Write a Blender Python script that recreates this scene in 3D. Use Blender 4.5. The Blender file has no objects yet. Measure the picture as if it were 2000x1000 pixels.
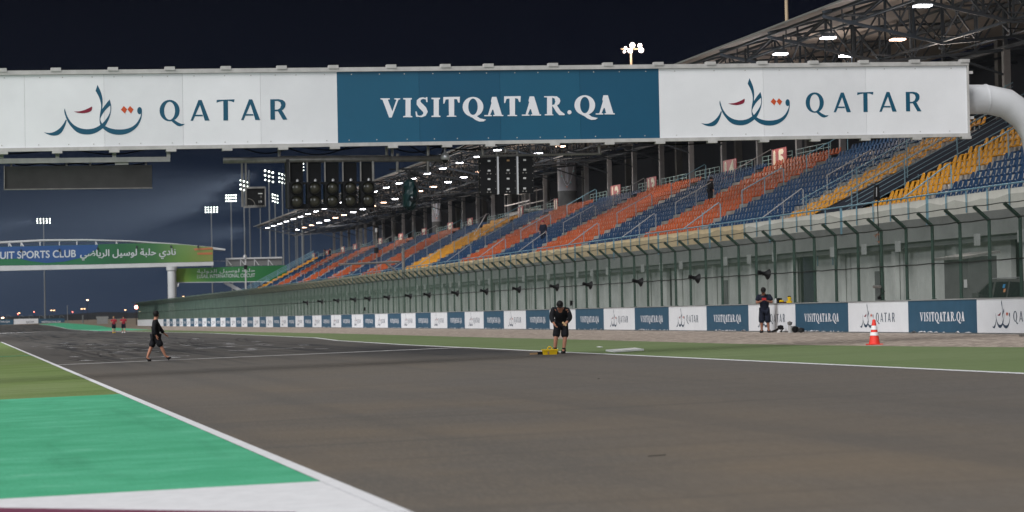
import bpy, math, random
from mathutils import Vector, Matrix, Euler
from mathutils.geometry import tessellate_polygon
random.seed(7)
sc = bpy.context.scene
R = math.radians
# ------------------------------------------------------------------ camera
FPX = 5200.0; CAMH = 1.65
def _basis():
    vx, vy, roll = -80.0, 633.0, -0.02
    c = (500 - vy - roll * (1000 - vx)) / FPX
    up = Vector((roll, 1.0, -c)).normalized()
    yd = Vector(((vx - 1000) / FPX, (500 - vy) / FPX, 1.0)); yd -= up * yd.dot(up); yd.normalize()
    # camera coords here: x right, y up, z forward (left handed) -> world X
    xd = Vector((up.y * yd.z - up.z * yd.y, up.z * yd.x - up.x * yd.z, up.x * yd.y - up.y * yd.x))
    if xd.x < 0: xd = -xd
    return xd, yd, up
XD, YD, ZD = _basis()
cam_d = bpy.data.cameras.new('camera'); cam = bpy.data.objects.new('camera', cam_d)
sc.collection.objects.link(cam); sc.camera = cam
right = Vector((XD.x, YD.x, ZD.x)); upv = Vector((XD.y, YD.y, ZD.y)); fwd = Vector((XD.z, YD.z, ZD.z))
M = Matrix.Identity(4)
for i in range(3):
    M[i][0] = right[i]; M[i][1] = upv[i]; M[i][2] = -fwd[i]
M.translation = Vector((0, 0, CAMH)); cam.matrix_world = M
cam_d.sensor_width = 36.0; cam_d.lens = 36.0 * FPX / 2000.0
cam_d.clip_start = 0.5; cam_d.clip_end = 6000
cam_d.dof.use_dof = True; cam_d.dof.focus_distance = 82.0; cam_d.dof.aperture_fstop = 2.8
# ------------------------------------------------------------------ world, lights, exposure
sc.view_settings.view_transform = 'Standard'; sc.view_settings.look = 'None'
sc.view_settings.exposure = 0.0; sc.view_settings.gamma = 1.0
sc.render.engine = 'CYCLES'
sc.cycles.use_denoising = True
sc.cycles.max_bounces = 5; sc.cycles.transparent_max_bounces = 24; sc.cycles.volume_bounces = 0
sc.cycles.volume_max_steps = 64
w = bpy.data.worlds.new('World'); sc.world = w; w.use_nodes = True
nt = w.node_tree; nt.nodes.clear()
wo = nt.nodes.new('ShaderNodeOutputWorld'); bg = nt.nodes.new('ShaderNodeBackground')
tc = nt.nodes.new('ShaderNodeTexCoord'); sp = nt.nodes.new('ShaderNodeSeparateXYZ')
cr = nt.nodes.new('ShaderNodeValToRGB')
nt.links.new(tc.outputs['Generated'], sp.inputs[0]); nt.links.new(sp.outputs['Z'], cr.inputs[0])
nt.links.new(cr.outputs[0], bg.inputs[0]); nt.links.new(bg.outputs[0], wo.inputs[0])
def lin(c):
    c = c / 255.0
    return c / 12.92 if c <= 0.04045 else ((c + 0.055) / 1.055) ** 2.4
def rgb(r, g, b, a=1.0): return (lin(r), lin(g), lin(b), a)
els = cr.color_ramp.elements
els[0].position = 0.0; els[0].color = rgb(46, 57, 76)
els[1].position = 1.0; els[1].color = rgb(4, 4, 9)
for p, c in ((0.02, (38, 50, 69)), (0.042, (25, 36, 53)), (0.065, (14, 21, 35)), (0.09, (8, 11, 22)), (0.16, (6, 6, 13))):
    e = els.new(p); e.color = rgb(*c)
bg.inputs[1].default_value = 1.0
sun_d = bpy.data.lights.new('sun', 'SUN'); sun = bpy.data.objects.new('sun', sun_d); sc.collection.objects.link(sun)
sun_d.energy = 3.0; sun_d.angle = R(34); sun_d.color = (1.0, 0.985, 0.975)
az, el = R(46), R(48)     # direction the light comes from: behind and left of the camera
sun.rotation_euler = (Vector((math.sin(az) * math.cos(el), math.cos(az) * math.cos(el), -math.sin(el)))).to_track_quat('-Z', 'Y').to_euler()
# floodlight masts of the infield side (their heads stand outside the frame)
def lamp(kind, name, loc, target, energy, size=1.0, color=(1, 1, 1), spot=None, blend=0.5):
    d = bpy.data.lights.new(name, kind); o = bpy.data.objects.new(name, d); sc.collection.objects.link(o)
    d.energy = energy; d.color = color
    if kind == 'AREA': d.shape = 'DISK'; d.size = size
    else: d.shadow_soft_size = size
    if spot: d.spot_size = spot; d.spot_blend = blend
    o.location = loc
    o.rotation_euler = (Vector(target) - Vector(loc)).to_track_quat('-Z', 'Y').to_euler()
    return o
for (x, y, e) in ((-38, -30, 24000), (-40, 70, 17000), (-42, 190, 34000), (-44, 330, 42000), (25, -60, 26000)):
    lamp('AREA', 'floodlight_beam', (x, y, 34), (22, y + 60, 0), e, 14.0, (0.93, 0.965, 1.0))

# ------------------------------------------------------------------ helpers
def g(x, y):
    return 0.022 * min(max(x, -15), 80) + 1.0 * min(max((y - 480) / 170.0, 0), 1)
def ray(px, py):
    d = Vector(((px - 1000) / FPX, (500 - py) / FPX, 1.0))
    return Vector((d.dot(XD), d.dot(YD), d.dot(ZD)))
def onY(px, py, Y):
    r = ray(px, py); p = r * (Y / r.y); p.z += CAMH; return p
def onX(px, py, X0, dl=0.0):
    r = ray(px, py); p = r * (X0 / (r.x - dl * r.y)); p.z += CAMH; return p
def onG(px, py):
    r = ray(px, py); r = r / r.y; t = 8.0
    while t < 3000:
        p = r * t
        if p.z + CAMH <= g(p.x, p.y): return (p.x, p.y)
        t *= 1.0015
    return (r.x * 3000, 3000)
col = sc.collection
def tag(o, label=None, cat=None, group=None, kind=None):
    if label: o['label'] = label
    if cat: o['category'] = cat
    if group: o['group'] = group
    if kind: o['kind'] = kind
    return o
def empty(name, loc=(0, 0, 0), rz=0.0):
    o = bpy.data.objects.new(name, None); col.objects.link(o)
    o.location = loc; o.rotation_euler = (0, 0, rz); o.empty_display_size = 0.2
    return o
class MB:
    def __init__(s): s.v = []; s.f = []; s.m = []
    def add(s, vs, fs, m=0):
        n = len(s.v); s.v += [tuple(v) for v in vs]
        for f in fs: s.f.append([i + n for i in f]); s.m.append(m)
        return s
    def box(s, x0, x1, y0, y1, z0, z1, m=0):
        vs = [(x, y, z) for x in (x0, x1) for y in (y0, y1) for z in (z0, z1)]
        return s.add(vs, [(0, 1, 3, 2), (4, 6, 7, 5), (0, 4, 5, 1), (2, 3, 7, 6), (0, 2, 6, 4), (1, 5, 7, 3)], m)
    def hexa(s, vs, m=0):   # 8 verts, order as box
        return s.add(vs, [(0, 1, 3, 2), (4, 6, 7, 5), (0, 4, 5, 1), (2, 3, 7, 6), (0, 2, 6, 4), (1, 5, 7, 3)], m)
    def bar(s, a, b, w, h=None, m=0, up=(0, 0, 1)):
        a = Vector(a); b = Vector(b); h = h or w; d = (b - a).normalized(); u = Vector(up)
        if abs(d.dot(u)) > 0.98: u = Vector((0, 1, 0))
        sx = d.cross(u).normalized() * w / 2; sz = sx.cross(d).normalized() * h / 2
        vs = [p + i * sx + j * sz for p in (a, b) for i in (-1, 1) for j in (-1, 1)]
        return s.hexa(vs, m)
    def tube(s, pts, r, n=10, m=0, caps=True, refv=None):
        pts = [Vector(p) for p in pts]; rr = r if isinstance(r, (list, tuple)) else [r] * len(pts)
        base = len(s.v); ref = Vector((0, 0, 1)); rings = []
        for i, p in enumerate(pts):
            d = (pts[min(i + 1, len(pts) - 1)] - pts[max(i - 1, 0)]).normalized()
            u = refv if refv is not None else (ref if abs(d.dot(ref)) < 0.95 else Vector((0, 1, 0)))
            a = d.cross(u).normalized(); b = a.cross(d).normalized()
            rings.append([p + (a * math.cos(2 * math.pi * k / n) + b * math.sin(2 * math.pi * k / n)) * rr[i] for k in range(n)])
        vs = [v for rg in rings for v in rg]; fs = []
        for i in range(len(pts) - 1):
            for k in range(n):
                k2 = (k + 1) % n
                fs.append((i * n + k, i * n + k2, (i + 1) * n + k2, (i + 1) * n + k))
        if caps: fs.append(tuple(range(n))[::-1]); fs.append(tuple((len(pts) - 1) * n + k for k in range(n)))
        return s.add(vs, fs, m)
    def poly(s, loops, fn, m=0):   # flat polygon with holes, fn maps (u,v)->3D
        lp = [[Vector((p[0], p[1], 0)) for p in l] for l in loops]
        tris = tessellate_polygon(lp); flat = [p for l in lp for p in l]
        vs = [fn(p.x, p.y) for p in flat]
        return s.add(vs, [tuple(t) for t in tris], m)
    def prism(s, pts, d, m=0):      # closed 3D polygon extruded by vector d
        pts = [Vector(p) for p in pts]; d = Vector(d); n = len(pts)
        return s.add(pts + [p + d for p in pts], [tuple(range(n))[::-1], tuple(range(n, 2 * n))] + [(i, (i + 1) % n, (i + 1) % n + n, i + n) for i in range(n)], m)
    def lathe(s, c, prof, n=16, m=0, axis='z'):
        vs = []; k = len(prof)
        for i in range(n):
            a = 2 * math.pi * i / n
            for r, h in prof:
                if axis == 'z': vs.append((c[0] + r * math.cos(a), c[1] + r * math.sin(a), c[2] + h))
                elif axis == 'y': vs.append((c[0] + r * math.cos(a), c[1] + h, c[2] + r * math.sin(a)))
                else: vs.append((c[0] + h, c[1] + r * math.cos(a), c[2] + r * math.sin(a)))
        fs = []
        for i in range(n):
            j = (i + 1) % n
            for q in range(k - 1): fs.append((i * k + q, j * k + q, j * k + q + 1, i * k + q + 1))
        return s.add(vs, fs, m)
    def build(s, name, mats, parent=None, smooth=False, label=None, origin=None):
        # vertices come in world coordinates; the root's (or own origin's) place is taken off
        off = Vector((0, 0, 0))
        if parent is not None:
            root = parent
            while root.parent: root = root.parent
            off = Vector(root.location)
        elif origin is not None: off = Vector(origin)
        me = bpy.data.meshes.new(name); me.from_pydata([tuple(Vector(v) - off) for v in s.v], [], s.f)
        for mt in (mats if isinstance(mats, (list, tuple)) else [mats]): me.materials.append(mt)
        me.polygons.foreach_set('material_index', s.m)
        if smooth: me.polygons.foreach_set('use_smooth', [True] * len(s.f))
        me.update()
        o = bpy.data.objects.new(name, me); col.objects.link(o)
        if parent is not None: o.parent = parent
        elif origin is not None: o.location = off
        if label: o['label'] = label
        return o
def kids(o): return [c for c in bpy.data.objects if c.parent == o]
def copy_tree(o, parent=None, ch=None):
    c = o.copy(); col.objects.link(c)
    if parent is not None: c.parent = parent
    for k in (ch[o.name] if ch else []): copy_tree(k, c, ch)
    return c
def tree_map(o):
    d = {}
    def rec(a):
        d[a.name] = kids(a)
        for b in d[a.name]: rec(b)
    rec(o); return d

# ------------------------------------------------------------------ materials
def mat(name, c, rough=0.6, metal=0.0, noise=0.0, nscale=5.0, bump=0.0, spec=0.3, stretch=None, c2=None, emit=None, es=0.0):
    m = bpy.data.materials.new(name); m.use_nodes = True; t = m.node_tree; b = t.nodes['Principled BSDF']
    b.inputs['Base Color'].default_value = c; b.inputs['Roughness'].default_value = rough
    b.inputs['Metallic'].default_value = metal; b.inputs['Specular IOR Level'].default_value = spec
    if emit:
        b.inputs['Emission Color'].default_value = emit; b.inputs['Emission Strength'].default_value = es
    if noise > 0 or c2:
        co = t.nodes.new('ShaderNodeTexCoord'); mp = t.nodes.new('ShaderNodeMapping')
        if stretch: mp.inputs['Scale'].default_value = stretch
        n = t.nodes.new('ShaderNodeTexNoise'); n.inputs['Scale'].default_value = nscale; n.inputs['Detail'].default_value = 6
        n.inputs['Roughness'].default_value = 0.65
        t.links.new(co.outputs['Object'], mp.inputs[0]); t.links.new(mp.outputs[0], n.inputs['Vector'])
        mx = t.nodes.new('ShaderNodeMix'); mx.data_type = 'RGBA'
        k = noise
        mx.inputs[6].default_value = c2 if c2 else tuple(max(0, x * (1 - k)) for x in c[:3]) + (1,)
        mx.inputs[7].default_value = c if c2 else tuple(min(1, x * (1 + k * 0.6)) for x in c[:3]) + (1,)
        rp = t.nodes.new('ShaderNodeMapRange'); rp.inputs[1].default_value = 0.32; rp.inputs[2].default_value = 0.68
        t.links.new(n.outputs[0], rp.inputs[0]); t.links.new(rp.outputs[0], mx.inputs[0]); t.links.new(mx.outputs[2], b.inputs['Base Color'])
        if bump:
            bp = t.nodes.new('ShaderNodeBump'); bp.inputs['Strength'].default_value = bump; bp.inputs['Distance'].default_value = 0.02
            t.links.new(n.outputs[0], bp.inputs['Height']); t.links.new(bp.outputs[0], b.inputs['Normal'])
    return m
TEAL = (0.004, 0.072, 0.140, 1); TEALT = (0.004, 0.075, 0.135, 1)
m_white = mat('white_vinyl', (0.74, 0.745, 0.77, 1), 0.5, noise=0.05, nscale=0.8)
m_white2 = mat('white_vinyl_sheet', (0.69, 0.695, 0.72, 1), 0.5, noise=0.06, nscale=0.8)
m_teal = mat('teal_vinyl', TEAL, 0.5, noise=0.06, nscale=0.6)
m_teal2 = mat('teal_vinyl_sheet', (0.006, 0.084, 0.155, 1), 0.5, noise=0.06, nscale=0.6)
m_tealt = mat('teal_print', TEALT, 0.5)
m_letter = mat('white_print', (0.72, 0.72, 0.76, 1), 0.5)
m_red = mat('red_print', (0.52, 0.075, 0.02, 1), 0.5)
m_crim = mat('crimson_print', (0.20, 0.008, 0.03, 1), 0.5)
m_bwhite = mat('barrier_white_sheet', (0.78, 0.79, 0.82, 1), 0.5, noise=0.05, nscale=1.2)
m_bteal = mat('barrier_blue_sheet', (0.036, 0.098, 0.16, 1), 0.5, noise=0.10, nscale=2.0)
m_bdark = mat('barrier_dark_print', (0.035, 0.06, 0.10, 1), 0.5)
m_frame = mat('painted_angle_steel', (0.44, 0.43, 0.42, 1), 0.5, noise=0.18, nscale=3)
m_pipe = mat('white_painted_pipe', (0.58, 0.59, 0.61, 1), 0.38, noise=0.05, nscale=1.5)
m_dark = mat('dark_steel', (0.016, 0.017, 0.019, 1), 0.55, noise=0.25, nscale=4)
m_black = mat('black_housing', (0.006, 0.006, 0.007, 1), 0.6, spec=0.2, noise=0.3, nscale=6)
m_galv = mat('galvanised_tube', (0.20, 0.19, 0.18, 1), 0.45, metal=0.4, noise=0.3, nscale=5)
m_silver = mat('silver_profile', (0.45, 0.45, 0.46, 1), 0.35, metal=0.5)
m_board = mat('unlit_display_face', (0.042, 0.041, 0.041, 1), 0.7, noise=0.25, nscale=1.4)
m_lens = mat('dark_lamp_glass', (0.040, 0.038, 0.028, 1), 0.25, noise=0.3, nscale=6)
m_conc = mat('grey_concrete', (0.27, 0.275, 0.27, 1), 0.85, noise=0.2, nscale=0.7, bump=0.1)
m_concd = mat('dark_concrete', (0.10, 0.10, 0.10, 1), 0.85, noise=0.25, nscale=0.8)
m_wallg = mat('grey_wall_panels', (0.40, 0.41, 0.39, 1), 0.85, noise=0.22, nscale=0.5); m_beam = mat('darker_grey_beam', (0.17, 0.175, 0.17, 1), 0.85, noise=0.2, nscale=0.6); m_tread = mat('terrace_concrete', (0.40, 0.375, 0.345, 1), 0.85, noise=0.25, nscale=1.2)  # beam concrete is a darker grey than the wall panels
m_cream = mat('cream_parapet', (0.56, 0.44, 0.27, 1), 0.8, noise=0.12, nscale=0.8)
m_offw = mat('offwhite_parapet', (0.55, 0.54, 0.49, 1), 0.8, noise=0.10, nscale=0.8)
m_rail = mat('blue_grey_rail', (0.12, 0.23, 0.29, 1), 0.45)
m_railg = mat('grey_rail', (0.22, 0.22, 0.22, 1), 0.5)
m_raild = mat('dark_grey_rail', (0.09, 0.15, 0.18, 1), 0.5); m_railt = mat('pale_green_rail', (0.20, 0.30, 0.29, 1), 0.5)
m_fpost = mat('green_fence_post', (0.022, 0.052, 0.042, 1), 0.5, noise=0.3, nscale=5)
m_cable = mat('dark_cable', (0.02, 0.025, 0.022, 1), 0.6)
m_seat = {'orange': mat('orange_plastic', (0.33, 0.068, 0.020, 1), 0.6, spec=0.12, noise=0.25, nscale=0.5), 'blue': mat('blue_plastic', (0.008, 0.034, 0.086, 1), 0.6, spec=0.12, noise=0.25, nscale=0.5), 'yellow': mat('yellow_plastic', (0.50, 0.225, 0.018, 1), 0.6, spec=0.12, noise=0.25, nscale=0.5)}
m_roof = mat('roof_deck', (0.34, 0.30, 0.27, 1), 0.8, noise=0.15, nscale=0.4)
m_rooft = mat('roof_top', (0.16, 0.16, 0.15, 1), 0.8)
m_truss = mat('roof_steel', (0.036, 0.044, 0.054, 1), 0.6, noise=0.2, nscale=2)
m_col = mat('column_steel', (0.16, 0.16, 0.165, 1), 0.6, noise=0.15, nscale=2)
m_night = mat('painted_night_dark', (0.018, 0.022, 0.032, 1), 0.9)  # dark of the unlit concourse and stair void put into the colour
m_maroon = mat('maroon_plate', (0.30, 0.055, 0.055, 1), 0.6)
m_creamt = mat('cream_print', (0.62, 0.58, 0.45, 1), 0.6)
m_skin = mat('skin', (0.42, 0.20, 0.13, 1), 0.5); m_skin2 = mat('skin_tanned', (0.28, 0.13, 0.085, 1), 0.5)
m_cloth = mat('black_cloth', (0.009, 0.009, 0.012, 1), 0.85, noise=0.4, nscale=9); m_navy = mat('navy_cloth', (0.008, 0.011, 0.024, 1), 0.85, noise=0.3, nscale=9)
m_shoe = mat('black_shoe', (0.006, 0.006, 0.008, 1), 0.5); m_hair = mat('black_hair', (0.006, 0.005, 0.005, 1), 0.7)
m_maskw = mat('white_mask_cloth', (0.7, 0.7, 0.72, 1), 0.7)
m_redc = mat('red_cloth', (0.30, 0.025, 0.04, 1), 0.8)
m_cone = mat('red_cone_plastic', (0.72, 0.045, 0.03, 1), 0.45); m_refl = mat('white_band', (0.75, 0.75, 0.76, 1), 0.4)
m_yel = mat('yellow_tool_plastic', (0.78, 0.50, 0.01, 1), 0.35); m_wood = mat('pale_wood', (0.32, 0.20, 0.10, 1), 0.7)
m_lit = mat('floodlight_glass', (1, 1, 1, 1), 0.4, emit=(0.93, 0.94, 1, 1), es=14)
m_litg = mat('mast_lamp_glass', (1, 1, 1, 1), 0.4, emit=(0.94, 1, 0.92, 1), es=7)
m_litw = mat('warm_lamp_glass', (1, 1, 1, 1), 0.4, emit=(1, 0.62, 0.42, 1), es=7)
m_litp = mat('pink_flood_glass', (1, 1, 1, 1), 0.4, emit=(1, 0.80, 0.72, 1), es=5)
m_lito = mat('street_lamp_glass', (1, 1, 1, 1), 0.4, emit=(1, 0.55, 0.25, 1), es=3.5)
m_litr = mat('red_beacon_glass', (1, 1, 1, 1), 0.4, emit=(1, 0.16, 0.10, 1), es=9)
m_poled = mat('dark_mast_steel', (0.12, 0.13, 0.14, 1), 0.6); m_pole = mat('mast_steel', (0.19, 0.20, 0.205, 1), 0.5); m_polew = mat('warm_mast_steel', (0.55, 0.42, 0.28, 1), 0.5)
m_bridge = mat('white_bridge_steel', (0.50, 0.50, 0.51, 1), 0.5, noise=0.1, nscale=0.4)
m_grn = mat('green_banner', (0.03, 0.21, 0.055, 1), 0.6); m_blu = mat('blue_banner', (0.018, 0.065, 0.20, 1), 0.6)
m_ltext = mat('pale_text', (0.52, 0.54, 0.56, 1), 0.6); m_orb = mat('orange_band', (0.42, 0.14, 0.06, 1), 0.6)
m_glass = mat('car_glass', (0.01, 0.012, 0.014, 1), 0.08); m_car = mat('grey_car_paint', (0.11, 0.108, 0.105, 1), 0.35, metal=0.3)
m_bdk = mat('dusty_rubber', (0.045, 0.042, 0.04, 1), 0.9); m_rub = mat('tyre_rubber', (0.012, 0.012, 0.012, 1), 0.8)
m_rust = mat('rusty_orange', (0.5, 0.16, 0.07, 1), 0.8)
m_paper = mat('white_label', (0.5, 0.5, 0.5, 1), 0.6)

def noisecol(t, coord, scale, detail=5, vec=None, rough=0.6):
    n = t.nodes.new('ShaderNodeTexNoise'); n.inputs['Scale'].default_value = scale; n.inputs['Detail'].default_value = detail; n.inputs['Roughness'].default_value = rough
    if vec:
        mp = t.nodes.new('ShaderNodeMapping'); mp.inputs['Scale'].default_value = vec; t.links.new(coord, mp.inputs[0]); t.links.new(mp.outputs[0], n.inputs['Vector'])
    else: t.links.new(coord, n.inputs['Vector'])
    return n.outputs[0]
def rng(t, s, a, b, c=0.0, d=1.0):
    r = t.nodes.new('ShaderNodeMapRange'); r.inputs[1].default_value = a; r.inputs[2].default_value = b; r.inputs[3].default_value = c; r.inputs[4].default_value = d
    t.links.new(s, r.inputs[0]); return r.outputs[0]
def mth(t, op, a, b=None):
    n = t.nodes.new('ShaderNodeMath'); n.operation = op
    for i, x in enumerate((a, b)):
        if x is None: continue
        if isinstance(x, (int, float)): n.inputs[i].default_value = x
        else: t.links.new(x, n.inputs[i])
    return n.outputs[0]
def mixc(t, f, a, b):
    n = t.nodes.new('ShaderNodeMix'); n.data_type = 'RGBA'
    if isinstance(f, (int, float)): n.inputs[0].default_value = f
    else: t.links.new(f, n.inputs[0])
    for i, x in ((6, a), (7, b)):
        if isinstance(x, tuple): n.inputs[i].default_value = x
        else: t.links.new(x, n.inputs[i])
    return n.outputs[2]
def base(name, rough=0.9):
    m = bpy.data.materials.new(name); m.use_nodes = True; t = m.node_tree; b = t.nodes['Principled BSDF']
    b.inputs['Roughness'].default_value = rough; b.inputs['Specular IOR Level'].default_value = 0.25
    co = t.nodes.new('ShaderNodeTexCoord').outputs['Object']
    return m, t, b, co
def bumpit(t, b, h, st, dist=0.02):
    n = t.nodes.new('ShaderNodeBump'); n.inputs['Strength'].default_value = st; n.inputs['Distance'].default_value = dist
    t.links.new(h, n.inputs['Height']); t.links.new(n.outputs[0], b.inputs['Normal'])
# asphalt: brown-grey aggregate, dust patches, rubbered-in darker lanes beyond the grid line
m_asph, t, b, co = base('asphalt', 0.88)
sx = t.nodes.new('ShaderNodeSeparateXYZ'); t.links.new(co, sx.inputs[0]); X_, Y_ = sx.outputs[0], sx.outputs[1]
fine = noisecol(t, co, 9.0, 8, rough=0.8); big = noisecol(t, co, 1.0, 5, (0.10, 0.035, 1)); mid = noisecol(t, co, 1.0, 6, (0.5, 0.10, 1))
streak = noisecol(t, co, 1.0, 6, (1.6, 0.035, 1), 0.7); patch = noisecol(t, co, 1.0, 4, (0.05, 0.16, 1))
c0 = mixc(t, rng(t, big, 0.35, 0.65), (0.150, 0.134, 0.119, 1), (0.185, 0.152, 0.116, 1))
c0 = mixc(t, rng(t, mid, 0.38, 0.68, 0, 0.55), c0, (0.148, 0.138, 0.128, 1))
grain = noisecol(t, co, 34.0, 4, rough=0.9); across = noisecol(t, co, 1.0, 6, (0.05, 1.3, 1), 0.7); seam = noisecol(t, co, 1.0, 3, (0.9, 0.012, 1), 0.5)
c0 = mixc(t, rng(t, fine, 0.25, 0.75, 0, 0.35), c0, (0.13, 0.12, 0.11, 1))
c0 = mixc(t, rng(t, grain, 0.40, 0.75, 0.0, 0.50), c0, (0.050, 0.047, 0.044, 1))
c0 = mixc(t, rng(t, grain, 0.62, 0.80, 0.0, 0.45), c0, (0.20, 0.19, 0.17, 1))
gy2 = noisecol(t, co, 1.0, 5, (34, 2.2, 1), 0.85)
c0 = mixc(t, rng(t, gy2, 0.42, 0.60, 0.0, 0.7), c0, (0.060, 0.055, 0.050, 1)); c0 = mixc(t, rng(t, gy2, 0.55, 0.72, 0.0, 0.7), c0, (0.27, 0.245, 0.215, 1))
c0 = mixc(t, rng(t, across, 0.52, 0.66, 0.0, 0.40), c0, (0.135, 0.122, 0.108, 1)); wn = noisecol(t, co, 1.0, 3, (0.13, 0.10, 1)); c0 = mixc(t, mth(t, 'MULTIPLY', rng(t, wn, 0.42, 0.64, 0, 0.38), mth(t, 'MULTIPLY', rng(t, Y_, 70, 40), rng(t, X_, 12, 7))), c0, (0.225, 0.165, 0.105, 1))
c0 = mixc(t, rng(t, across, 0.46, 0.34, 0.0, 0.35), c0, (0.075, 0.070, 0.066, 1))
c0 = mixc(t, rng(t, seam, 0.50, 0.62, 0.0, 0.30), c0, (0.080, 0.077, 0.074, 1))
mY = rng(t, Y_, 72, 105); mR = rng(t, X_, 17.9, 15.5)
c0 = mixc(t, mth(t, 'MULTIPLY', mY, 0.55), c0, (0.072, 0.071, 0.071, 1))
lane = mth(t, 'MULTIPLY', rng(t, X_, 4.2, 6.0), rng(t, X_, 18.2, 16.8))
stre = mth(t, 'MULTIPLY', rng(t, streak, 0.47, 0.60), mth(t, 'MULTIPLY', lane, rng(t, Y_, 80, 112)))
c0 = mixc(t, mth(t, 'MULTIPLY', stre, 0.95), c0, (0.034, 0.035, 0.038, 1))
lane2 = mth(t, 'MULTIPLY', mth(t, 'MULTIPLY', rng(t, X_, 12.5, 15.5), rng(t, X_, 18.3, 17.6)), mth(t, 'MULTIPLY', rng(t, Y_, 76, 86), rng(t, Y_, 118, 100)))
c0 = mixc(t, mth(t, 'MULTIPLY', lane2, rng(t, mid, 0.3, 0.6, 0.7, 1.0)), c0, (0.028, 0.029, 0.032, 1))
t.links.new(c0, b.inputs['Base Color']); bumpit(t, b, fine, 0.25)
# artificial turf
def turf(name, a, bb, c3):
    m, t, b, co = base(name, 0.95)
    n1 = noisecol(t, co, 1.0, 5, (0.25, 0.12, 1)); n2 = noisecol(t, co, 14, 6, rough=0.8); n3 = noisecol(t, co, 1.0, 5, (0.12, 1.1, 1))
    c = mixc(t, rng(t, n1, 0.35, 0.65), a, bb); n5 = noisecol(t, co, 1.0, 4, (30, 2.0, 1), 0.8); c = mixc(t, rng(t, n3, 0.5, 0.66, 0, 0.7), c, c3); c = mixc(t, rng(t, n5, 0.45, 0.65, 0, 0.45), c, c3); c = mixc(t, rng(t, n2, 0.3, 0.7, 0, 0.35), c, tuple(x * 1.6 for x in a[:3]) + (1,))
    t.links.new(c, b.inputs['Base Color']); bumpit(t, b, n2, 0.5, 0.03); return m
m_turf = turf('green_turf', (0.125, 0.172, 0.072, 1), (0.150, 0.190, 0.092, 1), (0.090, 0.130, 0.052, 1))
m_turfl = turf('worn_turf', (0.135, 0.195, 0.060, 1), (0.175, 0.215, 0.100, 1), (0.055, 0.095, 0.018, 1))
# gravel
m_grav, t, b, co = base('gravel_stones', 0.95)
v = t.nodes.new('ShaderNodeTexVoronoi'); v.inputs['Scale'].default_value = 5; t.links.new(co, v.inputs['Vector'])
n1 = noisecol(t, co, 2.5, 6); n2 = noisecol(t, co, 22, 5, rough=0.8)
c = mixc(t, v.outputs['Color'], (0.13, 0.105, 0.09, 1), (0.56, 0.47, 0.40, 1)); c = mixc(t, rng(t, n1, 0.3, 0.7, 0, 0.3), c, (0.40, 0.34, 0.29, 1))
n6 = noisecol(t, co, 1.0, 4, (9, 1.6, 1), 0.8); c = mixc(t, rng(t, n6, 0.48, 0.62, 0, 0.5), c, (0.16, 0.13, 0.11, 1))
t.links.new(c, b.inputs['Base Color']); bumpit(t, b, v.outputs['Distance'], 0.8, 0.06)
# painted run-off green
m_pgreen, t, b, co = base('green_runoff_paint', 0.75)
n1 = noisecol(t, co, 1.0, 7, (0.55, 0.75, 1), 0.7); n2 = noisecol(t, co, 30, 4)
n4 = noisecol(t, co, 1.0, 4, (1.2, 0.10, 1))
c = mixc(t, rng(t, n1, 0.40, 0.62), (0.066, 0.37, 0.200, 1), (0.105, 0.46, 0.275, 1)); n7 = noisecol(t, co, 1.0, 5, (26, 1.8, 1), 0.8); c = mixc(t, rng(t, n7, 0.5, 0.68, 0, 0.35), c, (0.045, 0.26, 0.14, 1)); c = mixc(t, rng(t, n1, 0.60, 0.72, 0, 0.5), c, (0.26, 0.55, 0.40, 1))
c = mixc(t, rng(t, n4, 0.55, 0.7, 0, 0.35), c, (0.035, 0.20, 0.11, 1)); c = mixc(t, rng(t, n2, 0.35, 0.65, 0, 0.25), c, (0.03, 0.20, 0.10, 1))
t.links.new(c, b.inputs['Base Color']); bumpit(t, b, n2, 0.2)
m_line = mat('white_line_paint', (0.70, 0.70, 0.72, 1), 0.7, noise=0.10, nscale=6)
m_linew = mat('worn_line_paint', (0.42, 0.415, 0.41, 1), 0.8, noise=0.35, nscale=3)
m_kerbm = mat('maroon_kerb_paint', (0.17, 0.045, 0.085, 1), 0.7, noise=0.1, nscale=5)
m_sand = mat('desert_sand', (0.20, 0.165, 0.125, 1), 0.95, noise=0.25, nscale=0.15, bump=0.1)

# ------------------------------------------------------------------ the ground and its sheets
def flat_sheet(name, poly, off, material, kind='structure', lab=None, cat=None, step=14.0):
    """polygon in (x,y); cut along y so that it follows the lie of the land"""
    ys = [p[1] for p in poly]; y0, y1 = min(ys), max(ys)
    cuts = sorted(set([y0, y1] + [p for p in (480, 650) if y0 < p < y1] + [y for y in ys]))
    mb = MB()
    def clip(pl, y, keep_above):
        out = []
        for i in range(len(pl)):
            a, b2 = pl[i], pl[(i + 1) % len(pl)]
            ia = (a[1] >= y) if keep_above else (a[1] <= y); ib = (b2[1] >= y) if keep_above else (b2[1] <= y)
            if ia: out.append(a)
            if ia != ib:
                q = (y - a[1]) / (b2[1] - a[1]); out.append((a[0] + (b2[0] - a[0]) * q, y))
        return out
    for a, b2 in zip(cuts[:-1], cuts[1:]):
        if b2 - a < 1e-6: continue
        pl = clip(clip(poly, a, True), b2, False)
        if len(pl) < 3: continue
        xs = sorted(set([min(p[0] for p in pl), max(p[0] for p in pl)] + [x for x in (-15, 80) if min(p[0] for p in pl) < x < max(p[0] for p in pl)]))
        for xa, xb in zip(xs[:-1], xs[1:]):
            q = [(p[1], p[0]) for p in pl]; q = clip(clip(q, xa, True), xb, False); q = [(p[1], p[0]) for p in q]
            if len(q) >= 3:
                mb.add([(p[0], p[1], g(p[0], p[1]) + off) for p in q], [tuple(range(len(q)))])
    o = mb.build(name, material); tag(o, lab, cat, kind=kind); return o
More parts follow.
